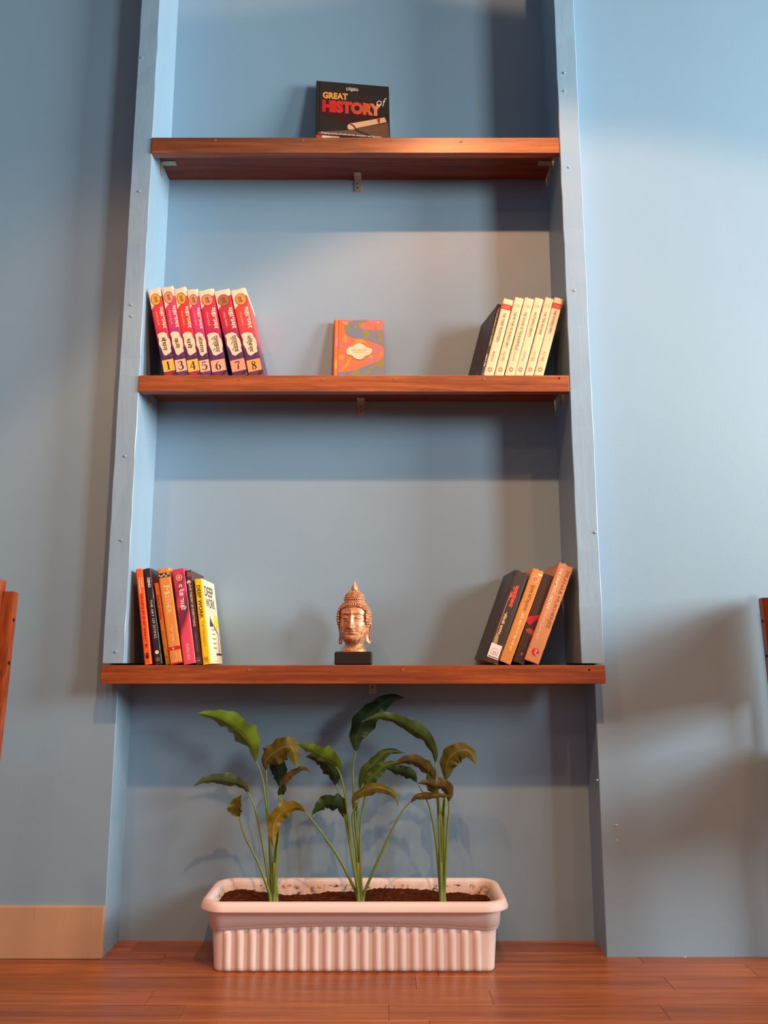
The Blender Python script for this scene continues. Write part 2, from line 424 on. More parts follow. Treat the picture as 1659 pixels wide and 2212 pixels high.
def c4(ox, oy, s):      # crop pixel -> photo pixel
    return lambda x, y: (ox + x/s, oy + y/s)

# --- the seven numbered volumes -----------------------------------------------
def saga_cover(name, top, mid, low, x0, t, h, slash=1.0):
    n = N(name); v = n.coord(); s = n.n('ShaderNodeSeparateXYZ'); n.l(v, s.inputs[0])
    z = n.math('DIVIDE', s.outputs[2], h)
    u = n.math('DIVIDE', n.math('SUBTRACT', s.outputs[0], x0), t)
    nz = n.noise(v, 45, 5, .6)
    g = n.ramp(n.math('ADD', z, n.math('MULTIPLY', n.math('SUBTRACT', nz, .5), .22)),
               [(.0, srgb(*low)), (.14, srgb(88, 40, 88)), (.30, srgb(70, 34, 88)), (.46, srgb(*mid)), (.62, srgb(*top)), (1, srgb(*top))])
    blot = n.ramp(n.noise(v, 60, 3, .5), [(.56, (0, 0, 0, 1)), (.62, (1, 1, 1, 1))])
    lowm = n.ramp(z, [(.18, (1, 1, 1, 1)), (.34, (0, 0, 0, 1))])
    g = n.mix(n.math('MULTIPLY', blot, n.math('MULTIPLY', lowm, n.ramp(u, [(.5, (0, 0, 0, 1)), (.8, (1, 1, 1, 1))]))), g, srgb(40, 26, 34))
    # cream triangle at the top left, its slanting edge falls to the left
    e = n.math('ADD', z, n.math('MULTIPLY', u, -.16*slash))
    e = n.math('ADD', e, n.math('MULTIPLY', n.math('SUBTRACT', nz, .5), .03))
    m = n.math('GREATER_THAN', e, .815)
    rs = n.math('LESS_THAN', u, 1.05)
    back = n.math('GREATER_THAN', z, .965)
    m = n.math('MAXIMUM', m, n.math('MULTIPLY', back, rs))
    g = n.mix(n.math('MULTIPLY', m, rs), g, srgb(236, 208, 184))
    n.base(g); return n.set(.38, .5)
cp = c4(290, 590, 5.184)
SAGA = [
 (1, (148, 180), (330, 1140), (292, 180), (475, 1140), (198, 44, 60), (150, 40, 84), (150, 40, 66), (226, 168, 60), (234, 188, 84), 'बंधन'),
 (3, (299, 155), (470, 1140), (435, 155), (610, 1140), (188, 50, 104), (120, 44, 110), (96, 48, 110), (214, 150, 120), (234, 186, 156), 'कमॆ'),
 (4, (437, 168), (606, 1140), (580, 168), (745, 1140), (214, 44, 48), (176, 40, 66), (170, 36, 70), (222, 158, 60), (236, 190, 92), 'धमॆ'),
 (5, (583, 186), (742, 1140), (710, 186), (865, 1140), (196, 46, 112), (160, 44, 110), (110, 44, 110), (200, 142, 112), (232, 186, 156), 'अंतराल'),
 (6, (713, 190), (868, 1140), (888, 185), (1046, 1140), (186, 26, 74), (150, 26, 92), (110, 30, 90), (214, 140, 110), (232, 176, 146), 'प्रच्छन्न'),
 (7, (890, 198), (1094, 1140), (1065, 182), (1276, 1140), (176, 30, 64), (120, 30, 78), (80, 32, 80), (168, 100, 76), (226, 160, 130), 'प्रत्यक्ष'),
 (8, (1075, 190), (1276, 1140), (1246, 172), (1450, 1140), (214, 60, 60), (150, 50, 90), (100, 40, 76), (212, 150, 70), (224, 166, 96), 'निर्बन्ध')]
ORD = {1: 'leftmost on the middle shelf', 3: 'second from the left', 4: 'with a bright red spine', 5: 'thinnest of its row', 6: 'wide crimson spine', 7: 'dark red spine and dull emblem', 8: 'with its red side cover showing'}
def saga_deco(num, emb, lab, title):
    def f(root, x0, t, h, d):
        a = lambda u: x0 + t*u
        wob = random.Random(num)
        Print().disc(a(.50 if num < 8 else .56), h*.878, t*.38, h*.068).build('emblem', flat(emb), root, -.0003)
        Print().text('वाणी', a(.34), a(.68), h*.845, h*.915, down=True, bold=.012).ring(a(.5 if num < 8 else .56), h*.878, t*.38, t*.03, h*.068).build('emblem_mark', flat((110, 64, 40)), root, -.0005)
        Print().text('महासमर', a(.58), a(.90), h*.535, h*.785, down=True, bold=.03).build('series_lettering', flat((246, 222, 206)), root)
        Print().text('नरेन्द्र कोहली', a(.26), a(.42), h*.58, h*.745, down=True, bold=.02).build('author_lettering', flat((232, 170, 150)), root)
        pts = [(.10, .48), (.30, .497), (.60, .497), (.82, .475), (.88, .43), (.98, .40), (.98, .33), (.93, .30), (.95, .262), (.70, .248), (.45, .232), (.28, .25), (.22, .32), (.10, .37), (.16, .43)]
        Print().poly([(a(u+wob.uniform(-.02, .02)), h*(v+wob.uniform(-.003, .003))) for u, v in pts]).build('title_patch', flat((240, 216, 188)), root, -.0003)
        k = min(1, len(title)/5)
        Print().text(title, a(.34), a(.74), h*(.365-.095*k), h*(.365+.095*k), down=True, bold=.014).build('title_lettering', flat((40, 28, 28)), root, -.0005)
        Print().rect(a(.06), a(.96), h*.055, h*.185).build('number_label', flat(lab), root, -.0003)
        number_print(str(num), a(.5), h*.12, h*.092).build('number', flat((36, 24, 22)), root, -.0005)
    return f
def stroke(pr, pts, w):
    """thick polyline; w one width or one per point"""
    ws = w if isinstance(w, (list, tuple)) else [w]*len(pts)
    for i in range(len(pts)-1):
        (x0, y0), (x1, y1) = pts[i], pts[i+1]; dx, dy = x1-x0, y1-y0; L = hypot(dx, dy) or 1; nx, ny = -dy/L, dx/L
        pr.poly([(x0+nx*ws[i]/2, y0+ny*ws[i]/2), (x0-nx*ws[i]/2, y0-ny*ws[i]/2), (x1-nx*ws[i+1]/2, y1-ny*ws[i+1]/2), (x1+nx*ws[i+1]/2, y1+ny*ws[i+1]/2)])
def smooth_pts(p, n=6, closed=False):
    out = []; m = len(p); rng = m if closed else m-1
    for i in range(rng):
        g = (lambda k: p[k % m]) if closed else (lambda k: p[max(0, min(m-1, k))])
        a, b, c, d = g(i-1), g(i), g(i+1), g(i+2)
        for j in range(n):
            s = j/n
            out.append(tuple(.5*(2*b[k]+(c[k]-a[k])*s+(2*a[k]-5*b[k]+4*c[k]-d[k])*s*s+(3*b[k]-a[k]-3*c[k]+d[k])*s**3) for k in range(len(b))))
    if not closed: out.append(tuple(p[-1]))
    return out
DIG = {  # serif figures in a 1 x 1.5 box: list of (points, widths)
 '1': [([(.3, 1.2), (.5, 1.45)], .08), ([(.5, 1.48), (.5, .06)], .24), ([(.18, .04), (.82, .04)], .08)],
 '3': [([(.15, 1.2), (.3, 1.42), (.55, 1.46), (.76, 1.25), (.7, .95), (.42, .8)], [.1, .1, .14, .24, .2, .08]), ([(.42, .8), (.74, .7), (.85, .4), (.7, .1), (.4, .02), (.15, .15), (.14, .3)], [.08, .18, .26, .2, .1, .12, .16])],
 '4': [([(.66, 1.48), (.66, .04)], .22), ([(.66, 1.46), (.06, .48)], .09), ([(.04, .46), (.96, .46)], .1), ([(.42, .04), (.9, .04)], .08)],
 '5': [([(.2, 1.42), (.82, 1.42)], .16), ([(.22, 1.44), (.2, .8)], .07), ([(.2, .8), (.5, .94), (.78, .78), (.84, .45), (.7, .12), (.4, .02), (.15, .14), (.14, .28)], [.07, .1, .2, .26, .2, .1, .12, .16])],
 '6': [([(.78, 1.42), (.45, 1.28), (.22, .9), (.16, .45), (.3, .1), (.52, .02), (.76, .12), (.84, .42), (.74, .74), (.52, .84), (.26, .66)], [.07, .1, .2, .26, .18, .08, .16, .24, .18, .08, .08])],
 '7': [([(.12, 1.38), (.88, 1.38)], .18), ([(.13, 1.42), (.13, 1.12)], .07), ([(.86, 1.38), (.56, .8), (.44, .04)], [.07, .16, .26])],
 '8': [([(.5, 1.46), (.26, 1.32), (.28, 1.02), (.56, .78), (.8, .42), (.7, .1), (.5, .02)], [.08, .14, .2, .24, .22, .16, .08]), ([(.5, 1.46), (.74, 1.3), (.72, 1.02), (.46, .78), (.2, .42), (.28, .1), (.5, .02)], [.08, .16, .14, .1, .16, .16, .08])]}
def number_print(ch, u, v, H):
    pr = Print(); s = H/1.5
    for pts, w in DIG[ch]:
        q = list(pts); ww = list(w) if isinstance(w, list) else [w]*len(q)
        if len(q) > 3:
            q3 = smooth_pts([(a, b, c) for (a, b), c in zip(q, ww)], 4); q = [(a, b) for a, b, c in q3]; ww = [c for a, b, c in q3]
        stroke(pr, [(u+(x-.5)*s, v+(y-.75)*s) for x, y in q], [c*s for c in ww])
    return pr
for (num, lt, lb, rt, rb, ctop, cmid, clow, emb, lab, title) in SAGA:
    holder = {}
    # first solve the geometry with a neutral cover, then the material uses the same size
    q = [cp(*p) for p in (lt, lb, rt, rb)]
    Y = .012
    L1, R1 = P(q[0][0], q[0][1], Y), P(q[2][0], q[2][1], Y)
    t_est = (R1-L1).length*.985; h_est = .205
    m = saga_cover('saga_cover_%d' % num, ctop, cmid, clow, 0.0, t_est, h_est)
    spine_book(*q, 1.2366, Y, .132, name='numbered_volume', label='magenta volume with number %d on its spine, %s' % (num, ORD[num]),
               group='numbered volumes on the middle shelf', cover=m, worn=.0012, seed=num, deco=saga_deco(num, emb, lab, title))
# --- white classics -----------------------------------------------------------
cp2 = c4(980, 610, 5.925)
def cream_cover(name, red):
    n = N(name); v = n.coord(); n.base(n.mix(n.noise(v, 30, 4), srgb(240, 214, 176), srgb(228, 196, 154))); return n.set(.4, .5)
CREAM = cream_cover('cream_paperback', 0)
CL = [((640, 203), (380, 1190), (765, 235), (510, 1190), 'THE THREE MUSKETEERS', 'Alexandre Dumas', 1, (.44, .82)),
      ((785, 190), (520, 1190), (900, 210), (640, 1190), 'THE PICTURE OF DORIAN GRAY', 'Oscar Wilde', 0, (.36, .82)),
      ((910, 195), (655, 1190), (1033, 215), (775, 1190), 'THE HOUND OF THE BASKERVILLES', 'Sir Arthur Conan Doyle', 0, (.33, .82)),
      ((1040, 197), (780, 1190), (1155, 215), (895, 1190), 'WUTHERING HEIGHTS', 'Emily Brontë', 0, (.50, .82)),
      ((1175, 193), (905, 1188), (1282, 212), (1020, 1188), 'THE TIME MACHINE', 'H. G. Wells', 0, (.53, .82)),
      ((1290, 197), (1028, 1188), (1406, 212), (1150, 1188), 'THE INVISIBLE MAN', 'H. G. Wells', 1, (.55, .84))]
CLAB = ['cream paperback titled The Three Musketeers, red band, beside the thin black book', 'cream paperback titled The Picture of Dorian Gray, second of the cream row',
        'cream paperback titled The Hound of the Baskervilles, third of the cream row', 'cream paperback titled Wuthering Heights, fourth of the cream row',
        'cream paperback titled The Time Machine, fifth of the cream row', 'cream paperback titled The Invisible Man, red band, rightmost of its row']
for i, (lt, lb, rt, rb, title, auth, red, (v0, v1)) in enumerate(CL):
    def deco(root, x0, t, h, d):
        a = lambda u: x0 + t*u
        if red: Print().rect(a(.0), a(1.0), h*.865, h*.932).build('red_band', flat((200, 42, 32)), root, -.0003)
        w = Print(); w.text('COLLINS', a(.2), a(.8), h*.90, h*.915); w.text('CLASSICS', a(.1), a(.9), h*.88, h*.893)
        w.build('band_lettering', flat((240, 190, 160) if red else (214, 170, 130)), root, -.0005)
        Print().text(title, a(.36), a(.66), h*v0, h*v1, down=True).build('title_lettering', flat((120, 98, 66)), root)
        Print().text(auth, a(.34), a(.62), h*.19, h*(.31 if len(auth) < 14 else .32), down=True).build('author_lettering', flat((170, 138, 96)), root)
        e = Print(); r = random.Random(i)
        for k in range(7):
            aa = 2*pi*k/7; e.disc(a(.5)+cos(aa)*t*.17, h*.085+sin(aa)*t*.2, t*.06, t*.09, 8)
        e.build('emblem', flat((206, 120, 96)), root, -.0004)
    spine_book(cp2(*lt), cp2(*lb), cp2(*rt), cp2(*rb), 1.2366, .012, .128, name='paperback', label=CLAB[i], group='cream paperbacks on the middle shelf', cover=CREAM, worn=.0006, seed=20+i, deco=deco)
n_ = N('dark_grey_cover'); n_.base(n_.mix(n_.noise(n_.coord((1, 1, 8)), 120, 3), srgb(40, 34, 34), srgb(66, 56, 54))); DARKC = n_.set(.45, .4)
def deco_masq(root, x0, t, h, d):
    a = lambda u: x0 + t*u
    Print().text('THE MASQUERADE PARTY INCIDENT', a(.28), a(.74), h*.42, h*.95, down=True, bold=.02).build('title_lettering', flat((236, 216, 200)), root)
    Print().text('NIKITA TAK', a(.28), a(.70), h*.14, h*.31, down=True, bold=.01).build('author_lettering', flat((226, 190, 170)), root)
    side = lambda u, v: (x0-.0004, u, v)
    p = Print()
    for k in range(9): p.rect(.018, .105-.01*(k % 3), h*(.56-.03*k), h*(.562-.03*k))
    for k in range(4): p.rect(.02, .075, h*(.22-.025*k), h*(.222-.025*k))
    p.build('back_cover_text', flat((112, 100, 96)), root, xf=side)
    Print().rect(.02, .045, h*.03, h*.13).build('price_patch', flat((126, 96, 84)), root, xf=side)
spine_book(cp2(575, 256), cp2(340, 1190), cp2(628, 262), cp2(382, 1190), 1.2366, .012, .132, name='book', label='thin black book with a dark textured cover leaning left of the cream paperbacks', cover=DARKC, seed=31, deco=deco_masq, yaw=11)

# --- bottom shelf, left ---------------------------------------------------------
cp3 = c4(210, 1190, 5.3516)
Z3 = .5925
def plain(name, c, c2=None, rough=.38, sc=18):
    n = N(name); n.base(n.mix(n.noise(n.coord(), sc, 4), srgb(*c), srgb(*(c2 or [int(q*.93) for q in c])))); return n.set(rough, .5)
def d_subtle(root, x0, t, h, d):
    a = lambda u: x0 + t*u
    Print().text('MARK', a(.58), a(.82), h*.80, h*.905, down=True, bold=.03).text('MANSON', a(.24), a(.48), h*.745, h*.905, down=True, bold=.03).build('author_lettering', flat((250, 220, 170)), root)
    Print().text('THE SUBTLE ART OF NOT GIVING A F   CK', a(.36), a(.68), h*.17, h*.735, down=True, bold=.022).disc(a(.52), h*.204, t*.13, n=8).build('title_lettering', flat((176, 24, 16)), root)
    Print().disc(a(.5), h*.09, t*.24, h*.032).build('ink_blot', flat((66, 14, 14)), root)
    Print().disc(a(.42), h*.10, t*.07).disc(a(.6), h*.097, t*.06).build('ink_blot_eyes', flat((200, 110, 80)), root, -.0006)
    Print().rect(a(.2), a(.8), h*.035, h*.038).build('print_line', flat((200, 60, 20)), root)
spine_book(cp3(440, 210), cp3(550, 1320), cp3(525, 210), cp3(627, 1320), Z3, .012, .13, label='orange book titled The Subtle Art, leftmost on the lowest shelf', cover=plain('orange_cover', (240, 98, 36)), seed=41, deco=d_subtle, group='books at the left of the lowest shelf')
def d_osho(root, x0, t, h, d):
    a = lambda u: x0 + t*u
    Print().text('OSHO', a(.40), a(.78), h*.80, h*.905, down=True, bold=.035).build('author_lettering', flat((246, 238, 226)), root)
    Print().text('THE ART OF DYING', a(.42), a(.72), h*.27, h*.67, down=True, bold=.0).build('title_lettering', flat((238, 228, 216)), root)
    Print().disc(a(.5), h*.125, t*.26).build('emblem', flat((240, 230, 206)), root)
    Print().text('A', a(.46), a(.54), h*.078, h*.088).text('OSHO', a(.28), a(.74), h*.056, h*.069).text('BOOK', a(.28), a(.76), h*.037, h*.05, bold=.02).build('small_lettering', flat((200, 192, 180)), root)
    Print().rect(.004, d*.95, h*.66, h*.975).build('cover_picture', flat((120, 50, 44)), root, xf=lambda u, v: (x0+t+.0004, u, v - (u*.16)))
BLK = plain('black_cover', (36, 30, 32), (52, 46, 48), .35, 40)
spine_book(cp3(530, 210), cp3(665, 1318), cp3(612, 203), cp3(752, 1318), Z3, .012, .13, label='black book titled The Art of Dying on the lowest shelf', cover=BLK, seed=42, worn=.0008, deco=d_osho, group='books at the left of the lowest shelf')
def d_thin(root, x0, t, h, d):
    a = lambda u: x0 + t*u
    Print().text('Notes for the Future', a(.28), a(.66), h*.55, h*.85, down=True, bold=.01).build('title_lettering', flat((120, 50, 24)), root)
    Print().text('NIKITA TAK', a(.3), a(.56), h*.20, h*.41, down=True).build('author_lettering', flat((150, 92, 30)), root)
    Print().text('N', a(.36), a(.6), h*.08, h*.11).build('emblem', flat((80, 50, 20)), root)
n_ = N('orange_to_ochre_cover'); v_ = n_.coord(); s_ = n_.n('ShaderNodeSeparateXYZ'); n_.l(v_, s_.inputs[0])
n_.base(n_.ramp(n_.math('DIVIDE', s_.outputs[2], .18), [(.0, srgb(150, 120, 20)), (.25, srgb(214, 150, 40)), (.6, srgb(222, 116, 40)), (1, srgb(220, 108, 40))])); OCH = n_.set(.4, .5)
spine_book(cp3(655, 375), cp3(787, 1320), cp3(712, 370), cp3(848, 1320), Z3, .014, .12, label='short thin orange and ochre book tucked beside the wide tan one', cover=OCH, seed=43, deco=d_thin, group='books at the left of the lowest shelf')
def d_mother(root, x0, t, h, d):
    a = lambda u: x0 + t*u
    r = random.Random(3)
    Print().rect(a(0), a(1), h*.905, h*.955).build('picture_band', flat((62, 40, 30)), root, -.0003)
    p = Print()
    for k in range(9): p.disc(a(.1+.1*k+r.uniform(-.03, .03)), h*(.93+r.uniform(-.014, .014)), t*r.uniform(.04, .08), h*r.uniform(.006, .014), 7)
    p.build('picture_figures', flat((236, 200, 160)), root, -.0005)
    Print().text('M', a(.30), a(.80), h*.735, h*.815, down=True).text('OTHER', a(.32), a(.72), h*.53, h*.73, down=True).build('title_lettering', flat((252, 232, 176)), root)
    Print().text('MAXIM GORKY', a(.42), a(.62), h*.215, h*.40, down=True, bold=.01).build('author_lettering', flat((250, 224, 170)), root)
    Print().rect(a(0), a(1), h*.145, h*.18).build('red_band', flat((206, 30, 34)), root, -.0004)
    Print().disc(a(.42), h*.162, t*.07).build('band_dot', flat((250, 232, 210)), root, -.0006)
    Print().rect(a(.36), a(.66), h*.03, h*.125).build('emblem_patch', flat((240, 176, 120)), root, -.0004)
    Print().text('CLASSIC', a(.42), a(.6), h*.04, h*.118, down=True).build('patch_lettering', flat((180, 110, 100)), root, -.0006)
    Print().rect(a(0), a(1), 0, h*.016).build('red_foot', flat((190, 30, 24)), root, -.0004)
spine_book(cp3(695, 213), cp3(848, 1320), cp3(830, 197), cp3(984, 1315), Z3, .010, .13, label='wide tan book titled Mother with a red band near its foot', cover=plain('tan_cover', (226, 148, 68)), seed=44, deco=d_mother, group='books at the left of the lowest shelf')
def d_pink(root, x0, t, h, d):
    a = lambda u: x0 + t*u
    Print().ring(a(.5), h*.905, t*.26, t*.07).disc(a(.5), h*.905, t*.13, t*.12, 5).build('emblem', flat((244, 190, 160)), root)
    Print().text('द', a(.36), a(.66), h*.80, h*.835, down=True, bold=.03).text('रेड साड़ी', a(.28), a(.80), h*.56, h*.785, down=True, bold=.03).build('title_lettering', flat((246, 226, 220)), root)
    Print().text('जेवियर मोरो', a(.36), a(.66), h*.04, h*.215, down=True, bold=.02).build('author_lettering', flat((246, 180, 176)), root)
n_ = N('pink_cover'); v_ = n_.coord(); s_ = n_.n('ShaderNodeSeparateXYZ'); n_.l(v_, s_.inputs[0])
zz = n_.math('ADD', n_.math('DIVIDE', s_.outputs[2], .2), n_.math('MULTIPLY', s_.outputs[0], -9))
zz = n_.math('ADD', zz, n_.math('MULTIPLY', n_.math('SUBTRACT', n_.noise(v_, 35, 4), .5), .18))
n_.base(n_.ramp(zz, [(.0, srgb(222, 78, 106)), (.26, srgb(220, 74, 100)), (.36, srgb(110, 40, 62)), (.52, srgb(130, 44, 74)), (.60, srgb(206, 66, 104)), (.72, srgb(150, 50, 84)), (.85, srgb(196, 64, 92)), (1, srgb(206, 70, 96))])); PINK = n_.set(.36, .5)
spine_book(cp3(862, 213), cp3(1000, 1320), cp3(1005, 203), cp3(1137, 1310), Z3, .010, .13, label='pink and maroon book with white Hindi title on the lowest shelf', cover=PINK, seed=45, deco=d_pink, group='books at the left of the lowest shelf')
def d_theory(root, x0, t, h, d):
    a = lambda u: x0 + t*u
    p = Print()
    p.disc(a(.4), h*.875, t*.3, t*.3, 16).rect(a(.36), a(.5), h*.83, h*.87); p.build('emblem', flat((226, 206, 184)), root)
    Print().rect(a(.25), a(.85), h*.93, h*.985).build('picture_patch', flat((120, 100, 84)), root)
    Print().text('THE THEORY OF EVERYTHING', a(.32), a(.68), h*.40, h*.84, down=True, bold=.012).build('title_lettering', flat((234, 214, 198)), root)
    Print().text('STEPHEN W HAWKING', a(.36), a(.62), h*.135, h*.35, down=True).build('author_lettering', flat((160, 124, 106)), root)
    Print().text('A', a(.46), a(.54), h*.082, h*.09).text('JAICO', a(.2), a(.76), h*.058, h*.07).text('BOOK', a(.2), a(.78), h*.034, h*.048, bold=.02).build('small_lettering', flat((220, 200, 180)), root)
spine_book(cp3(1010, 232), cp3(1145, 1318), cp3(1093, 222), cp3(1214, 1318), Z3, .012, .122, label='dark brown worn book titled The Theory of Everything on the lowest shelf', cover=plain('brown_cover', (64, 40, 38), (84, 56, 50)), worn=.0012, seed=46, deco=d_theory, group='books at the left of the lowest shelf')
def d_deep(root, x0, t, h, d):
    a = lambda u: x0 + t*u
    Print().text('DEEP WORK', a(.26), a(.70), h*.535, h*.925, down=True, bold=.014).build('title_lettering', flat((62, 48, 10)), root)
    Print().text('Cal Newport', a(.28), a(.74), h*.21, h*.50, down=True, bold=-.006).build('author_lettering', flat((170, 136, 20)), root)
    p = Print()
    for i in (0, 1):
        for k in (0, 1): p.ring(a(.36+.26*i), h*(.05+.026*k), t*.13, t*.04)
    p.rect(a(.2), a(.8), h*.022, h*.025); p.build('emblem', flat((110, 90, 20)), root)
    side = lambda u, v: (x0+t+.0006, u*d, v*h)
    mesh('front_board', [(x0+t, .0015, .001), (x0+t, d, .001), (x0+t, d, h-.001), (x0+t, .0015, h-.001), (x0+t+.0004, .0015, .001), (x0+t+.0004, d, .001), (x0+t+.0004, d, h-.001), (x0+t+.0004, .0015, h-.001)],
         [(0, 1, 2, 3), (4, 5, 6, 7), (0, 1, 5, 4), (1, 2, 6, 5), (2, 3, 7, 6), (3, 0, 4, 7)], flat((244, 228, 196)), root)
    Print().text('DEEP', .10, .80, .80, .92, bold=.02).text('WORK', .10, .86, .66, .78, bold=.02).build('cover_title', flat((70, 60, 48)), root, xf=side)
    p = Print(); p.rect(.12, .86, .63, .634).rect(.12, .86, .605, .608).rect(.2, .8, .58, .583)
    for k in range(5): p.rect(.36, .62, .40-.055*k, .415-.055*k)
    p.build('cover_text', flat((150, 136, 110)), root, xf=side)
    Print().disc(.80, .50, .2, .09).build('lamp_glow', flat((246, 214, 60)), root, xf=side)
    p = Print(); p.poly([(.22, .44), (.50, .44), (.38, .53), (.30, .53)]); stroke(p, [(.30, .56), (.40, .50), (.86, .36), (.80, .12)], .02); p.rect(.54, .98, .10, .125).rect(.3, .7, .03, .033)
    p.build('lamp_drawing', flat((54, 48, 40)), root, xf=lambda u, v: (x0+t+.0008, u*d, v*h))
spine_book(cp3(1115, 327), cp3(1227, 1320), cp3(1213, 322), cp3(1311, 1320), Z3, .010, .13, label='yellow-spined book titled Deep Work with a white front cover showing', cover=plain('yellow_cover', (246, 206, 20)), seed=47, deco=d_deep, group='books at the left of the lowest shelf')

# --- bottom shelf, right --------------------------------------------------------
cp4 = c4(1000, 1190, 5.184)
def d_mrit(root, x0, t, h, d):
    a = lambda u: x0 + t*u
    Print().text('मृत्युंजय', a(.26), a(.68), h*.605, h*.85, down=True, bold=.05).build('title_lettering', flat((240, 78, 54)), root)
    Print().text('शिवाजी सावंत', a(.27), a(.50), h*.30, h*.545, down=True, bold=.02).build('author_lettering', flat((236, 206, 140)), root)
    p = Print(); stroke(p, [(a(.26), h*.70), (a(.20), h*.66), (a(.19), h*.55), (a(.20), h*.29)], t*.035); p.build('arrow_shaft', flat((206, 130, 90)), root, -.0003)
    Print().poly([(a(.24), h*.78), (a(.30), h*.71), (a(.18), h*.66), (a(.21), h*.71)]).build('arrow_head', flat((240, 130, 60)), root, -.0003)
    Print().poly([(a(.22), h*.30), (a(.36), h*.30), (a(.44), h*.265), (a(.46), h*.19), (a(.18), h*.19), (a(.16), h*.265)]).build('arrow_fletching', flat((170, 144, 92)), root, -.0003)
    Print().rect(a(.10), a(.88), h*.045, h*.195).build('library_sticker', flat((246, 232, 226)), root, -.0004)
    p = Print(); cu, cv = a(.49), h*.115
    for k in range(9):
        aa = radians(200-27.5*k); p.disc(cu+cos(aa)*t*.24, cv+sin(aa)*t*.24, t*.028, n=6)
    p.rect(cu-t*.1, cu+t*.1, cv-t*.02, cv+t*.02).rect(cu-t*.07, cu+t*.07, cv-t*.1, cv-t*.07).rect(cu-t*.26, cu+t*.26, cv-t*.2, cv-t*.17)
    p.build('sticker_print', flat((150, 90, 90)), root, -.0006)
    Print().rect(a(.15), a(.83), h*.055, h*.062).build('sticker_line', flat((40, 30, 36)), root, -.0006)
spine_book(cp4(590, 208), cp4(240, 1215), cp4(745, 265), cp4(392, 1272), Z3, .010, .135, label='thick black book with red Hindi title and white sticker, leaning on the lowest shelf', cover=plain('worn_black_cover', (44, 34, 30), (70, 58, 52), .42, 26), worn=.0018, seed=51, deco=d_mrit, yaw=3, group='leaning books at the right of the lowest shelf')
def d_gold(root, x0, t, h, d):
    a = lambda u: x0 + t*u
    Print().disc(a(.5), h*.90, t*.28).build('emblem_disc', flat((240, 200, 170)), root, -.0003)
    Print().ring(a(.5), h*.90, t*.21, t*.08).disc(a(.5), h*.90, t*.09, n=5).build('emblem', flat((196, 84, 66)), root, -.0005)
    Print().text('पुर्जा कि मरुधरना', a(.34), a(.74), h*.56, h*.84, down=True, bold=.0).build('title_lettering', flat((142, 92, 44)), root)
    Print().text('डेरी और वो के फासले एवं', a(.36), a(.68), h*.13, h*.53, down=True, bold=.03).build('author_lettering', flat((250, 224, 160)), root)
    Print().poly([(a(.55), h*.965), (a(.98), h*.965), (a(.96), h*.95), (a(.6), h*.945)]).build('torn_patch', flat((250, 240, 200)), root, -.0003)
spine_book(cp4(792, 192), cp4(405, 1215), cp4(900, 240), cp4(543, 1270), Z3, .012, .13, label='gold worn book with faded Hindi lettering, second of the leaning books', cover=plain('gold_cover', (214, 150, 82), (190, 124, 60), .4, 22), worn=.0022, seed=52, deco=d_gold, group='leaning books at the right of the lowest shelf')
def d_god(root, x0, t, h, d):
    a = lambda u: x0 + t*u
    Print().text('THE GOD OF SMALL THINGS', a(.42), a(.62), h*.545, h*.93, down=True).build('title_lettering', flat((112, 86, 70)), root)
    Print().text('ARUNDHATI ROY', a(.44), a(.62), h*.17, h*.36, down=True).build('author_lettering', flat((116, 88, 76)), root)
    Print().poly(smooth_pts([(a(.0), h*.50), (a(.35), h*.52), (a(.9), h*.56), (a(.95), h*.52), (a(.6), h*.47), (a(.4), h*.42), (a(.0), h*.44)], 3, True)).build('red_flower', flat((190, 24, 44)), root, -.0003)
    Print().poly([(a(.1), h*.36), (a(.45), h*.39), (a(.98), h*.37), (a(.98), h*.32), (a(.4), h*.33)]).build('coral_flower', flat((176, 70, 50)), root, -.0003)
    Print().disc(a(.5), h*.10, t*.09, t*.12).build('emblem', flat((190, 96, 80)), root)
spine_book(cp4(905, 250), cp4(552, 1250), cp4(1018, 290), cp4(690, 1275), Z3, .014, .13, label='dark brown book with crimson blotches between the gold and the tan leaning books', cover=plain('dark_brown_cover', (58, 42, 34), (76, 52, 42)), seed=53, deco=d_god, group='leaning books at the right of the lowest shelf')
def d_pranab(root, x0, t, h, d):
    a = lambda u: x0 + t*u
    Print().text('PRANAB MUKHERJEE', a(.56), a(.86), h*.36, h*.945, down=True, bold=-.004).build('author_lettering', flat((128, 92, 56)), root)
    Print().text('THE DRAMATIC DECADE', a(.18), a(.40), h*.53, h*.955, down=True, bold=.02).text('The Indira Gandhi Years', a(.20), a(.40), h*.225, h*.50, down=True, bold=-.004).build('title_lettering', flat((252, 222, 190)), root)
    Print().disc(a(.52), h*.105, t*.24).build('emblem', flat((206, 34, 50)), root, -.0003)
    p = Print(); stroke(p, [(a(.44), h*.122), (a(.56), h*.128), (a(.58), h*.112), (a(.48), h*.10), (a(.62), h*.082), (a(.7), h*.085)], t*.045); p.build('emblem_bird', flat((250, 220, 214)), root, -.0005)
    Print().text('RUPA', a(.34), a(.68), h*.058, h*.068).build('small_lettering', flat((170, 120, 80)), root)
spine_book(cp4(1078, 140), cp4(685, 1215), cp4(1238, 182), cp4(852, 1272), Z3, .008, .14, label='tall tan hardback with torn top edge, rightmost of the leaning books', cover=plain('tan_jacket', (206, 144, 100), (188, 124, 80), .4, 24), hard=False, worn=.003, seed=54, deco=d_pranab, group='leaning books at the right of the lowest shelf')

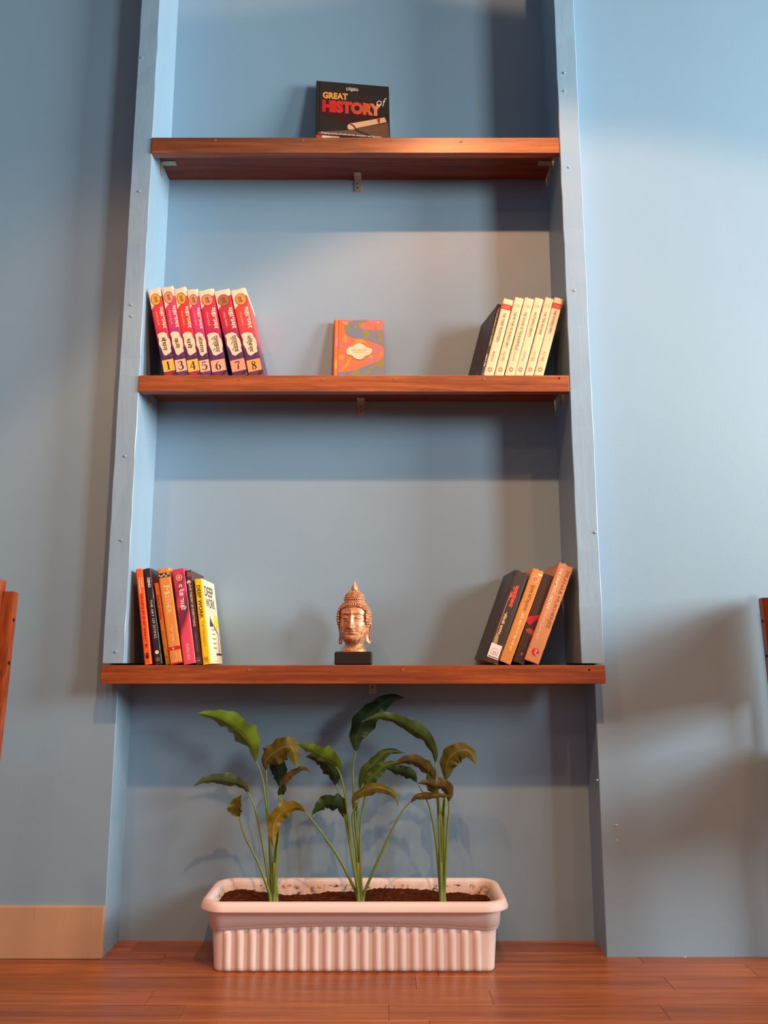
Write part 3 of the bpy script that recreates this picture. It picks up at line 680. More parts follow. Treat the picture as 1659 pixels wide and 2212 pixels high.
# ------------------------------------------------------------------ the two face-on books
def face_book(name, label, c_bl, ztop, w, h, t, ybot, ytop, yaw, cover_m, page_side=True):
    """front cover faces -y; origin bottom left of the front cover"""
    rx = math.atan2(ytop-ybot, h)
    root = empty(name, (c_bl, ybot, ztop+.0008), (-rx, 0, yaw)); put(root, label, 'book')
    b = .0022
    bm = bmesh.new()
    bm_box(bm, 0, w, 0, b, 0, h, .0006)                       # front board
    bm_box(bm, 0, w, t-b, t, 0, h, .0006)                     # back board
    # rounded spine
    k = 8; ring = []
    for z in (0, h):
        ro = []
        for i in range(k+1):
            an = pi*i/k; ro.append(bm.verts.new((-.0035*sin(an), t/2-(t/2)*cos(an), z)))
        for i in range(k, -1, -1):
            an = pi*i/k; ro.append(bm.verts.new((.0016-.0035*sin(an), t/2-(t/2-.0015)*cos(an), z)))
        ring.append(ro)
    m_ = len(ring[0])
    for i in range(m_): bm.faces.new((ring[0][i], ring[0][(i+1) % m_], ring[1][(i+1) % m_], ring[1][i]))
    bm.faces.new(ring[0]); bm.faces.new(ring[1])
    from_bm('cover', bm, cover_m, root)
    box('page_block', .002, w-.004, b+.0002, t-b-.0002, .004, h-.004, PAGES, root)
    return root
zs = 1.8312
tl, tr = P(690, 173, .138), P(851, 180, .138)
w = .1875; h = .5*(tl.z+tr.z) - zs
HB = face_book('history_book', 'black hardcover titled Great Secrets of History standing alone on the top shelf', P(685, 290, .098).x, zs, w, h*1.006, .018, .096, .134, radians(7), plain('history_cover', (40, 28, 24), (52, 38, 32), .3, 14))
def quad_uv(x0, y0, x1, y1):      # crop pixels of cover -> local u, v
    return lambda x, y: ((x-x0)/(x1-x0), 1-(y-y0)/(y1-y0))
zv = P(765, 298, .112).z - zs
qh = lambda x, y: ((x-330)/1012, (zv + (h-zv)*(940-y)/790)/h)
H_ = lambda x, y: (qh(x, y-.03*(x-330))[0]*w, qh(x, y-.03*(x-330))[1]*h)
def htxt(pr, s, x0, x1, y0, y1, **k):
    a, b = H_(x0, y1), H_(x1, y1); c = H_(x0, y0); return pr.text(s, a[0], b[0], a[1], c[1], **k)
Print().rect(w*.028, w*.036, 0, h).build('hinge_groove', flat((14, 8, 8)), HB, -.0002)
n_ = N('deep_red_print'); v_ = n_.coord(); s_ = n_.n('ShaderNodeSeparateXYZ'); n_.l(v_, s_.inputs[0])
n_.base(n_.ramp(n_.math('DIVIDE', s_.outputs[2], h), [(.2, srgb(52, 14, 12)), (.4, srgb(104, 22, 20)), (.52, srgb(60, 20, 16))])); RED = n_.set(.3, .5)
Print().poly([H_(*p) for p in ((345, 590), (500, 560), (1000, 570), (1290, 600), (1290, 630), (760, 735), (700, 720))]).build('red_page_picture', RED, HB, -.0003)
Print().poly([H_(*p) for p in ((345, 870), (760, 830), (1050, 760), (1320, 700), (1330, 920), (1050, 900), (345, 905))]).build('table_picture', flat((120, 76, 52)), HB, -.0003)
Print().poly([H_(*p) for p in ((750, 800), (752, 760), (790, 735), (1270, 625), (1300, 690), (900, 790), (830, 815), (770, 822))]).build('scroll_picture', flat((238, 178, 128)), HB, -.0005)
p = Print(); stroke(p, [H_(*q) for q in ((790, 745), (830, 760), (880, 830), (1060, 890))], .0035); p.build('scroll_shadow_picture', flat((44, 24, 18)), HB, -.0007)
Print().poly([H_(*q) for q in ((1165, 655), (1205, 645), (1200, 715), (1180, 710))]).build('ribbon_picture', flat((180, 26, 26)), HB, -.0008)
htxt(Print(), 'GREAT', 405, 757, 300, 395, bold=.05).build('title_lettering', flat((236, 160, 70)), HB, -.0004)
htxt(Print(), 'SECRETS', 790, 1240, 322, 385, bold=.04).build('faint_lettering', flat((62, 46, 42)), HB, -.0004)
n_ = N('red_orange_print'); v_ = n_.coord(); s_ = n_.n('ShaderNodeSeparateXYZ'); n_.l(v_, s_.inputs[0])
n_.base(n_.ramp(n_.math('DIVIDE', s_.outputs[0], w), [(.1, srgb(196, 30, 34)), (.35, srgb(206, 50, 36)), (.7, srgb(214, 84, 44)), (.88, srgb(230, 150, 96))])); RO = n_.set(.35, .4)
htxt(Print(), 'HISTORY', 400, 1235, 412, 588, bold=.075).build('title_lettering', RO, HB, -.0005)
htxt(Print(), 'of', 1165, 1290, 345, 470, slant=.25, bold=-.01).build('script_lettering', flat((244, 226, 206)), HB, -.0008)
htxt(htxt(Print(), "Reader's", 780, 890, 215, 235), 'Digest', 738, 908, 225, 275, bold=.01).build('publisher_lettering', flat((240, 224, 210)), HB, -.0005)
htxt(Print(), 'Gripping stories of truth and lies, deception and discovery', 385, 1225, 868, 902, bold=.015).build('caption_lettering', flat((240, 222, 206)), HB, -.0009)
r = random.Random(4)
for k, (x0, x1, c) in enumerate(((320, 400, (200, 60, 50)), (400, 500, (230, 200, 180)), (500, 640, (214, 180, 140)), (660, 1090, (70, 40, 30)), (1100, 1300, (226, 210, 196)))):
    Print().rect(H_(x0, 0)[0], H_(x1, 0)[0], 0, H_(0, 915+.03*(-330))[1]).build('picture_strip', flat(c), HB, -.0004)

zs = 1.2366
w2 = .1195; h2 = P(780, 690, .146).z - zs
SB = face_book('small_book', 'small orange and blue patterned hardback standing alone on the middle shelf', P(721.5, 806, .108).x, zs, w2, h2, .013, .108, .143, radians(0.5), plain('orange_pattern_cover', (224, 84, 44), (216, 78, 40), .4, 14))
zv2 = P(780, 811, .118).z - zs
qs = lambda x, y: ((x-425)/797, (zv2 + (h2-zv2)*(1050-y)/825)/h2)
G_ = lambda x, y: (max(.0005, min(w2-.0005, qs(x, y)[0]*w2)), max(0.0008, min(h2-.0005, qs(x, y)[1]*h2)))
def blob(name, pts, col, lay=-.0003, sm=True, n=5):
    q = smooth_pts(pts, n, True) if sm else pts
    Print().poly([G_(*p) for p in q]).build(name, flat(col, .42), SB, lay)
MAU, OLI, BLU, OR, YEL = (184, 104, 114), (116, 130, 62), (90, 118, 150), (226, 88, 46), (204, 136, 50)
blob('mauve_swirl', [(940, 225), (1222, 212), (1222, 410), (1100, 380), (1010, 300)], MAU)
blob('mauve_swirl', [(900, 270), (830, 310), (850, 350), (925, 350), (930, 300)], MAU)
blob('orange_swirl', [(1080, 290), (1120, 380), (1085, 385)], OR, -.0005)
blob('mauve_swirl', [(520, 235), (740, 235), (640, 280), (560, 300)], MAU)
blob('yellow_swirl', [(520, 240), (640, 270), (590, 310), (545, 270)], YEL, -.0005)
blob('blue_river', [(760, 235), (900, 225), (1010, 216), (960, 235), (850, 275), (820, 325), (870, 365), (1050, 380), (1222, 405), (1222, 640), (1180, 605), (1000, 550), (780, 512), (640, 465), (585, 400), (590, 310), (650, 265)], BLU, -.0004, n=4)
blob('olive_swirl', [(840, 235), (900, 230), (840, 290), (760, 360), (720, 345), (790, 290)], OLI, -.0006)
blob('olive_swirl', [(600, 330), (650, 290), (640, 380), (605, 430)], OLI, -.0006)
blob('olive_swirl', [(880, 400), (960, 390), (985, 450), (940, 520), (900, 515), (910, 460), (870, 450)], OLI, -.0006)
blob('olive_swirl', [(1090, 395), (1150, 400), (1190, 480), (1180, 580), (1130, 540), (1140, 470)], OLI, -.0006)
blob('mauve_swirl', [(550, 470), (640, 480), (660, 560), (600, 600), (540, 560)], MAU)
blob('yellow_swirl', [(570, 470), (600, 460), (620, 560), (590, 570), (555, 530)], YEL, -.0005)
blob('yellow_swirl', [(770, 520), (900, 530), (960, 600), (880, 580), (760, 580)], YEL, -.0005)
blob('mauve_swirl', [(490, 600), (600, 620), (720, 600), (620, 650), (490, 650)], MAU)
blob('mauve_swirl', [(1040, 570), (1170, 610), (1215, 690), (1180, 800), (960, 880), (930, 840), (1020, 760), (1050, 660)], MAU)
blob('orange_swirl', [(1222, 690), (1160, 710), (1140, 770), (1180, 790), (1222, 750)], (244, 120, 48), -.0005)
blob('yellow_swirl', [(990, 750), (1040, 760), (1040, 805), (980, 800)], YEL, -.0005)
blob('yellow_swirl', [(490, 760), (580, 760), (560, 830), (490, 810)], YEL)
blob('yellow_swirl', [(690, 790), (660, 900), (570, 980), (545, 950), (620, 880), (640, 820)], YEL)
blob('mauve_swirl', [(500, 880), (600, 840), (560, 890), (500, 920)], MAU)
blob('mauve_swirl', [(490, 950), (560, 990), (560, 1010), (490, 1015)], MAU)
blob('blue_river', [(1222, 790), (1120, 850), (960, 905), (780, 965), (640, 1000), (480, 1015), (480, 1500), (1222, 1500)], BLU, -.0004, sm=False)
blob('olive_swirl', [(1222, 820), (1120, 850), (1080, 900), (1150, 960), (1222, 900)], OLI, -.0006)
blob('olive_swirl', [(1090, 935), (1010, 980), (960, 1070), (940, 1000), (1000, 940)], OLI, -.0006)
blob('olive_swirl', [(830, 965), (820, 1120), (730, 1120), (720, 1000)], OLI, -.0006)
blob('sail_drawing', [(655, 985), (665, 1060), (625, 1060)], (140, 84, 96), -.0007, False)
oval = [(605, 700), (640, 650), (720, 620), (770, 585), (830, 575), (900, 600), (950, 640), (1030, 660), (1042, 700), (1010, 745), (930, 780), (880, 820), (820, 830), (750, 810), (700, 770), (625, 750)]
blob('oval_outline', oval, (120, 66, 56), -.0008)
Print().poly([G_(823+(x-823)*.968, 702+(y-702)*.95) for x, y in smooth_pts(oval, 5, True)]).build('title_oval', flat((246, 220, 188)), SB, -.0010)
a0, a1 = G_(705, 697), G_(945, 677); b0, b1 = G_(730, 727), G_(920, 712)
Print().text('HERMANN HESSE', a0[0], a1[0], a0[1], a1[1]).text('SIDDHARTHA', b0[0], b1[0], b0[1], b1[1]).build('title_lettering', flat((226, 150, 118)), SB, -.0013)
c0 = G_(1128, 266); Print().ring(c0[0], c0[1], .0026, .0014, n=14).rect(c0[0]-.004, c0[0]+.004, c0[1]-.0042, c0[1]-.0038).build('publisher_emblem', flat((250, 214, 90)), SB, -.0007)
Print().rect(.0002, w2*.064, .0004, h2-.0004).build('cloth_hinge', None or flat((246, 124, 66)), SB, -.0004)
Print().rect(w2*.066, w2*.074, .0004, h2-.0004).build('hinge_groove', flat((96, 34, 24)), SB, -.0006)
for v0, v1, c in ((0, .14, (240, 120, 130)), (.3, .42, (246, 160, 60)), (.62, .74, (240, 130, 140))):
    Print().rect(.0004, w2*.06, h2*v0+.0005, h2*v1).build('hinge_tint', flat(c), SB, -.0006)

# ------------------------------------------------------------------ buddha head on a block
def lerp_tab(tab, z):
    if z <= tab[0][0]: return tab[0][1]
    for (a, va), (b, vb) in zip(tab, tab[1:]):
        if z <= b:
            s = (z-a)/(b-a); s = s*s*(3-2*s)*.5 + s*.5; return va+(vb-va)*s
    return tab[-1][1]
def g(x, s): return exp(-(x/s)**2)
def buddha():
    c = P(763, 1433, .045)
    root = put(empty('buddha_head', (c.x+.0008, .052, .5928), (0, 0, radians(0))), 'gold-brown buddha head on a black block in the middle of the lowest shelf', 'statue')
    bh = .0285
    bm = bmesh.new(); bm_box(bm, -.0405, .0405, -.030, .030, 0, bh, .0028, 1); from_bm('plinth', bm, BLOCK, root)
    hd = empty('head', (0, 0, bh)); hd.parent = root; hd.rotation_euler = (radians(0), 0, radians(-9))
    Wt = [(0, .0275), (.004, .0268), (.009, .0228), (.014, .0205), (.0185, .0200), (.0215, .0215), (.026, .0243), (.033, .0282), (.044, .0312), (.058, .0328), (.075, .0330), (.088, .0318), (.096, .0295), (.101, .022), (.108, .012), (.118, .001)]
    Dt = [(0, .0235), (.004, .0228), (.009, .0195), (.014, .0185), (.018, .0215), (.021, .0275), (.026, .0318), (.034, .0330), (.044, .0338), (.058, .0345), (.070, .0345), (.082, .0348), (.093, .0325), (.099, .0270), (.105, .017), (.112, .006), (.118, .001)]
    NZ, NA = 150, 160; vs = []; fs = []
    for i in range(NZ+1):
        z = .118*i/NZ; w_, d_ = lerp_tab(Wt, z), lerp_tab(Dt, z)
        for j in range(NA):
            a = 2*pi*j/NA; x = w_*sin(a); yb = cos(a)
            y = -d_*yb if yb > 0 else -.033*yb if z > .02 else -.0235*yb
            if yb > 0:
                f = 0
                ax = abs(x)
                # nose
                nz = max(0, min(1, (z-.0495)/(.078-.0495)))
                amp = (.0105*(1-nz)+.0022*nz) if .0495 <= z <= .082 else .0105*g(z-.0495, .0022) if z < .0495 else .0022*g(z-.082, .004)
                f += amp*g(x, .0042*(1-nz)+.0028*nz)
                f += .0032*g(ax-.0045, .0026)*g(z-.0525, .0030)
                # brows and eyes
                f += .0024*g(z-(.0835-.35*abs(ax-.0125)), .0014)*g(ax-.0125, .0085)
                f -= .0028*g(ax-.0075, .0045)*g(z-.0755, .0050)
                f -= .0016*g(ax-.0135, .0085)*g(z-.0765, .0042)
                f += .0042*g(ax-.0135, .0060)*g(z-.0725, .0036)
                f -= .0026*g(z-(.0688+.12*abs(ax-.0135)), .0008)*g(ax-.0135, .0060)
                f += .0012*g(z-.0664, .0012)*g(ax-.0135, .0065)
                # cheeks, mouth, chin
                f += .0018*g(ax-.017, .009)*g(z-.052, .010)
                f -= .0014*g(x, .011)*g(z-.0465, .0022)
                f += .0036*g(x, .0070)*g(z-(.0440+.0006*g(ax-.003, .002)), .0017)
                f += .0036*g(x, .0062)*g(z-.0395, .0018)
                f -= .0030*g(x, .0085)*g(z-.0418, .0007)
                f -= .0018*g(x, .0080)*g(z-.0355, .0016)
                f += .0030*g(x, .0095)*g(z-.0290, .0045)
                f -= .0012*g(ax-.0095, .002)*g(z-.0425, .003)
                f += .0010*g(x, .0013)*g(z-.0860, .0013)
                # neck creases
                y -= f
            if z < .022:
                k = -.0007*(g(z-.0165, .0009)+g(z-.0130, .0009)); y -= k*yb; x += k*sin(a)
            vs.append((x, y+.002, z))
    for i in range(NZ):
        for j in range(NA):
            fs.append((i*NA+j, i*NA+(j+1) % NA, (i+1)*NA+(j+1) % NA, (i+1)*NA+j))
    fs.append(tuple(range(NA))); fs.append(tuple(range(NZ*NA, NZ*NA+NA)))
    mesh('face', vs, fs, GOLD, hd, True)
    # hair cap following the skull, cut at the hairline
    cap = bmesh.new(); curls = bmesh.new()
    C = Vector((0, .0020, .0740)); R = Vector((.0375, .0385, .0395))
    def hair_ok(p):
        q = p - C
        if q.y > .008: return p.z > .040
        ax = abs(p.x)
        line = .1005 - .0 * ax if ax < .016 else .1005 - (ax-.016)*1.1
        if ax > .0295: line = .054
        return p.z > line
    def hair_pt(th_, ph): return C + Vector((R.x*sin(ph)*sin(th_), -R.y*cos(ph)*sin(th_) if cos(ph) > 0 else -R.y*cos(ph)*sin(th_), R.z*cos(th_)))
    nt, npz = 30, 60; grid = {}
    for i in range(nt+1):
        for j in range(npz):
            p = hair_pt(pi*.80*i/nt+.001, 2*pi*j/npz)
            grid[i, j] = cap.verts.new(p) if hair_ok(p) else None
    for i in range(nt):
        for j in range(npz):
            q = [grid[i, j], grid[i, (j+1) % npz], grid[i+1, (j+1) % npz], grid[i+1, j]]
            q = [k for k in q if k]
            if len(q) >= 3: cap.faces.new(q)
    bmesh.ops.create_uvsphere(cap, u_segments=24, v_segments=14, radius=1, matrix=Matrix.Translation((0, .004, .1130)) @ Matrix.Diagonal((.0215, .0215, .0205, 1)))
    from_bm('hair_cap', cap, GOLD, hd, True)
    def curl(p, nrm, r):
        m = Matrix.Translation(p) @ nrm.to_track_quat('Z', 'Y').to_matrix().to_4x4()
        bmesh.ops.create_icosphere(curls, subdivisions=1, radius=r, matrix=m @ Matrix.Diagonal((1, 1, 1.25, 1)))
    for i in range(1, 18):
        th_ = pi*.80*i/17; nn = max(6, int(2*pi*.0375*sin(th_)/.0050))
        for j in range(nn):
            ph = 2*pi*(j+.5*(i % 2))/nn; p = hair_pt(th_, ph)
            if hair_ok(p+Vector((0, 0, -.001))): curl(p, (p-C).normalized(), .0025)
    # front hairline row
    for k in range(-7, 8):
        ph = k*.105*1.3; p = Vector((.0300*sin(ph), .002-.0335*cos(ph), .1005-.004*abs(k/7)**2*2)); curl(p, (p-Vector((0, .003, .085))).normalized(), .0024)
    U = Vector((0, .004, .1130))
    for i in range(1, 8):
        th_ = pi*.56*i/7; nn = max(5, int(2*pi*.0215*sin(th_)/.0047))
        for j in range(nn):
            ph = 2*pi*(j+.5*(i % 2))/nn; nr = Vector((sin(ph)*sin(th_), -cos(ph)*sin(th_), cos(th_)))
            curl(U+Vector((nr.x*.0215, nr.y*.0215, nr.z*.0205)), nr, .0023)
    o = from_bm('hair_curls', curls, GOLD, hd, True); o['kind'] = 'stuff'
    # flame finial
    prof = [(0, .0062), (.003, .0075), (.007, .0080), (.011, .0070), (.015, .0048), (.019, .0028), (.023, .0012), (.0255, .0002)]
    vs = []; fs = []; n = 20
    for z, r_ in prof:
        for j in range(n):
            a = 2*pi*j/n; rr = r_*(1+.12*cos(3*a)) ; vs.append((rr*sin(a), -rr*.8*cos(a)+.004, .1315+z))
    for i in range(len(prof)-1):
        for j in range(n): fs.append((i*n+j, i*n+(j+1) % n, (i+1)*n+(j+1) % n, (i+1)*n+j))
    fl = mesh('flame_finial', vs, fs, GOLD, hd, True)
    b = bmesh.new()
    for k, (r_, zz_) in enumerate(((.0042, .1385), (.0026, .1395), (.0012, .1400))):
        bmesh.ops.create_uvsphere(b, u_segments=12, v_segments=8, radius=r_, matrix=Matrix.Translation((0, -.0030-.0012*k, zz_)) @ Matrix.Diagonal((.8, .45, 1.15, 1)))
    from_bm('flame_relief', b, GOLD, hd, True)
    # ears: long lobes
    for sd in (-1, 1):
        out = [(.0, .0660), (.0055, .0680), (.0095, .0650), (.0105, .0590), (.0090, .0500), (.0065, .0420), (.0060, .0330), (.0080, .0250), (.0085, .0195), (.0055, .0165), (.0010, .0170), (-.0020, .0215), (-.0022, .032), (-.0030, .045), (-.0035, .056)]
        out = smooth_pts(out, 3, True); b = bmesh.new(); n = len(out)
        def pt(q, off, sc=1.0):
            # q = (outward, z): the ear sits along the side of the head, fanning out and back
            ux = .0290 + q[0]*.80; yy = .0065 + q[0]*.45
            zc = .042; zz_ = zc+(q[1]-zc)*sc
            uc = .0315; ux = uc+(ux-uc)*sc
            return Vector((sd*ux, yy+off, zz_))
        rings = [[b.verts.new(pt(q, o_, s_)) for q in out] for o_, s_ in ((.0045, .9), (.0030, 1.0), (-.0015, 1.0), (-.0030, .93), (-.0026, .80), (-.0008, .68), (-.0008, .35))]
        for A, B in zip(rings, rings[1:]):
            for i in range(n): b.faces.new((A[i], A[(i+1) % n], B[(i+1) % n], B[i]))
        b.faces.new(rings[0]); b.faces.new(rings[-1])
        from_bm('ear', b, GOLD, hd, True)
buddha()

# ------------------------------------------------------------------ planter
PCX, PCY = -.0590, .0455
def planter():
    root = put(empty('planter', (PCX, PCY, 0)), 'long white plastic planter trough with ribbed sides on the wooden floor', 'planter')
    hx, hy = .2775, .0750
    def outline(ox, oy, rc, n_long=520):
        """rounded rectangle sampled densely; returns (x, y, nx, ny, onfront)"""
        pts = []; X, Yh = hx+ox, hy+oy
        for k in range(n_long+1): pts.append((-X+rc+(2*X-2*rc)*k/n_long, -Yh, 0, -1, k/n_long))
        for (cx_, cy_, a0) in ((X-rc, -Yh+rc, -pi/2),):
            for k in range(1, 9): a = a0+pi/2*k/9; pts.append((cx_+rc*cos(a), cy_+rc*sin(a), cos(a), sin(a), None))
        for k in range(61): pts.append((X, -Yh+rc+(2*Yh-2*rc)*k/60, 1, 0, None))
        for k in range(1, 9): a = pi/2*k/9; pts.append((X-rc+rc*cos(a), Yh-rc+rc*sin(a), cos(a), sin(a), None))
        for k in range(81): pts.append((X-rc-(2*X-2*rc)*k/80, Yh, 0, 1, None))
        for k in range(1, 9): a = pi/2+pi/2*k/9; pts.append((-X+rc+rc*cos(a), Yh-rc+rc*sin(a), cos(a), sin(a), None))
        for k in range(61): pts.append((-X, Yh-rc-(2*Yh-2*rc)*k/60, -1, 0, None))
        for k in range(1, 9): a = pi+pi/2*k/9; pts.append((-X+rc+rc*cos(a), -Yh+rc+rc*sin(a), cos(a), sin(a), None))
        return pts
    def arch(x): return .0865 - .0095*(x/hx)**2
    NR = 21
    def rib(x):
        q = (x+.2585)/(.517)*NR
        if q < 0 or q > NR: return 0
        f = q - int(q)
        return .0042*max(0, sin(pi*f/.64))**.75 if f < .64 else 0
    taper = lambda z: z/.115*.0085
    rows = []
    def row(o, zf, ribk): rows.append((o, zf, ribk))
    row(-.006, lambda x: 0.0, 0); row(-.0022, lambda x: .0005, .25); row(0, lambda x: .004, .7); row(0, lambda x: .009, 1)
    for k in range(1, 6): row(0, (lambda k: lambda x: .009+(arch(x)-.006-.009)*k/5)(k), 1)
    row(0, lambda x: arch(x)-.001, .5); row(0, lambda x: arch(x), 0)
    row(.0032, lambda x: arch(x)+.001, 0); row(.0036, lambda x: arch(x)+.0055, 0); row(.0040, lambda x: arch(x)+.0062, 0)
    row(.0062, lambda x: arch(x)+.0070, 0); row(.0068, lambda x: .112, 0); row(.0070, lambda x: .1185, 0)
    base = outline(0, 0, .016)
    vs = []; fs = []; n = len(base)
    for o, zf, rk in rows:
        for (x, y, nx, ny, fr) in base:
            z = zf(x); k = o + taper(z) + (rib(x)*rk if fr is not None or abs(ny) > .99 else 0)
            vs.append((x+nx*k, y+ny*k, z))
    for i in range(len(rows)-1):
        for j in range(n): fs.append((i*n+j, i*n+(j+1) % n, (i+1)*n+(j+1) % n, (i+1)*n+j))
    fs.append(tuple(range(n))[::-1])
    mesh('trough_body', vs, fs, PLASTIC, root, True)
    prof = [(.0135, .1180), (.0295, .1165), (.0310, .1172), (.0312, .1190), (.0270, .1305), (.0235, .1335), (.0190, .1342), (.0140, .1335), (.0105, .1310), (.0088, .1260), (.0070, .1180)]
    vs = []; fs = []
    base2 = outline(0, 0, .020, 120); n = len(base2)
    for o, z in prof:
        for (x, y, nx, ny, fr) in base2: vs.append((x+nx*o, y+ny*o, z))
    for i in range(len(prof)-1):
        for j in range(n): fs.append((i*n+j, i*n+(j+1) % n, (i+1)*n+(j+1) % n, (i+1)*n+j))
    mesh('rim', vs, fs, PLASTIC, root, True)
    vs = []; fs = []
    for o, z in ((.0082, .1230), (.0070, .1180), (.0040, .09), (.003, .085)):
        for (x, y, nx, ny, fr) in base2: vs.append((x+nx*(o-.0006), y+ny*(o-.0006), z))
    for i in range(3):
        for j in range(n): fs.append((i*n+j, i*n+(j+1) % n, (i+1)*n+(j+1) % n, (i+1)*n+j))
    mesh('inner_wall', vs, fs, PLASTIC_IN, root, True)
    # soil
    from mathutils import noise as mn
    vs = []; fs = []; nx_, ny_ = 240, 60; X, Yh = hx+.0062, hy+.0062
    for j in range(ny_+1):
        for i in range(nx_+1):
            x = -X+2*X*i/nx_; y = -Yh+2*Yh*j/ny_
            wx = PCX + x
            zz_ = .1105 + .0045*sin((x+.02)*16)*(.5+.5*j/ny_) + .006*mn.noise(Vector((x*22, y*22, 1))) + .0035*abs(mn.noise(Vector((x*90, y*90, 4)))) + .002*mn.noise(Vector((x*240, y*240, 2)))
            e = min(X-abs(x), Yh-abs(y)); zz_ -= .004*exp(-e/.006)
            vs.append((x, y, min(.1215, zz_)))
    for j in range(ny_):
        for i in range(nx_): fs.append((j*(nx_+1)+i, j*(nx_+1)+i+1, (j+1)*(nx_+1)+i+1, (j+1)*(nx_+1)+i))
    o = mesh('potting_soil', vs, fs, SOIL, None, True, loc=(PCX, PCY, 0)); put(o, 'crumbly brown soil filling the white planter', 'soil', kind='stuff')
planter()

# ------------------------------------------------------------------ peace lily plants
def tube(name, pts, r0, r1, m, parent, org, n=8, fl=1.0):
    vs = []; fs = []; N_ = len(pts)
    for i, p in enumerate(pts):
        T = (pts[min(i+1, N_-1)] - pts[max(i-1, 0)]).normalized(); A = T.cross(Vector((0, 1, 0)))
        A = A.normalized() if A.length > .01 else Vector((1, 0, 0)); B = T.cross(A); r = r0+(r1-r0)*(i/(N_-1))**.8
        for k in range(n): a = 2*pi*k/n; vs.append(p - org + A*r*cos(a) + B*r*sin(a)*fl)
    for i in range(N_-1):
        for k in range(n): fs.append((i*n+k, i*n+(k+1) % n, (i+1)*n+(k+1) % n, (i+1)*n+k))
    fs += [tuple(range(n)), tuple(range((N_-1)*n, N_*n))]
    return mesh(name, vs, fs, m, parent, True)
def leaf(stem_o, org, cpts, hw, mkey, Y0, Y1, fold=.4, tilt=0.0, wav=.20, seed=0, bulge=.45):
    """cpts: photo pixels of the midrib from base to tip; hw: half width in pixels; blade depth runs Y0 -> Y1"""
    q = smooth_pts(cpts, 6); n = len(q); r = random.Random(seed)
    L = [0]
    for a, b in zip(q, q[1:]): L.append(L[-1]+hypot(b[0]-a[0], b[1]-a[1]))
    C = [P(p[0], p[1], Y0+(Y1-Y0)*L[i]/L[-1]) for i, p in enumerate(q)]
    scale = 1/ (F/1.9)
    vs = []; fs = []; uvs = []; M = 8; ph = r.uniform(0, 6)
    for i in range(n):
        s = L[i]/L[-1]
        T = (C[min(i+1, n-1)]-C[max(i-1, 0)]).normalized()
        side = T.cross(Vector((0, 1, 0))); side = side.normalized() if side.length > .05 else Vector((1, 0, 0))
        nor = side.cross(T).normalized()
        side = (side*cos(tilt) + nor*sin(tilt)).normalized(); nor = side.cross(T).normalized()
        wd = hw*scale*(sin(pi*min(1, (s**bulge)))**.85 if s < 1 else 0)
        wd = hw*scale*max(.03, (s/.32)**.7*(1.0) if s < .32*.55 else 0) if False else hw*scale*max(.02, (min(1, s/.34)**.75)*(1-max(0, (s-.34)/.66)**1.7))
        for j in range(M+1):
            u = 2*j/M-1
            wv = wav*wd*(sin(s*19+ph+(2 if u > 0 else 0)) + .6*sin(s*47+ph*2+u))*abs(u)**1.6
            vs.append(C[i]-org + side*(u*wd*(1+.07*sin(s*34+ph+u))) + nor*(abs(u)**1.3*wd*fold + wv)); uvs.append((j/M, s))
    for i in range(n-1):
        for j in range(M): fs.append((i*(M+1)+j, i*(M+1)+j+1, (i+1)*(M+1)+j+1, (i+1)*(M+1)+j))
    o = mesh('leaf', vs, fs, LEAF[mkey], stem_o, True)
    uv = o.data.uv_layers.new(name='UVMap')
    for lp in o.data.loops: uv.data[lp.index].uv = uvs[lp.vertex_index]
    return o
cA, cB = c4(380, 1480, 4.1475), c4(700, 1480, 4.1475)
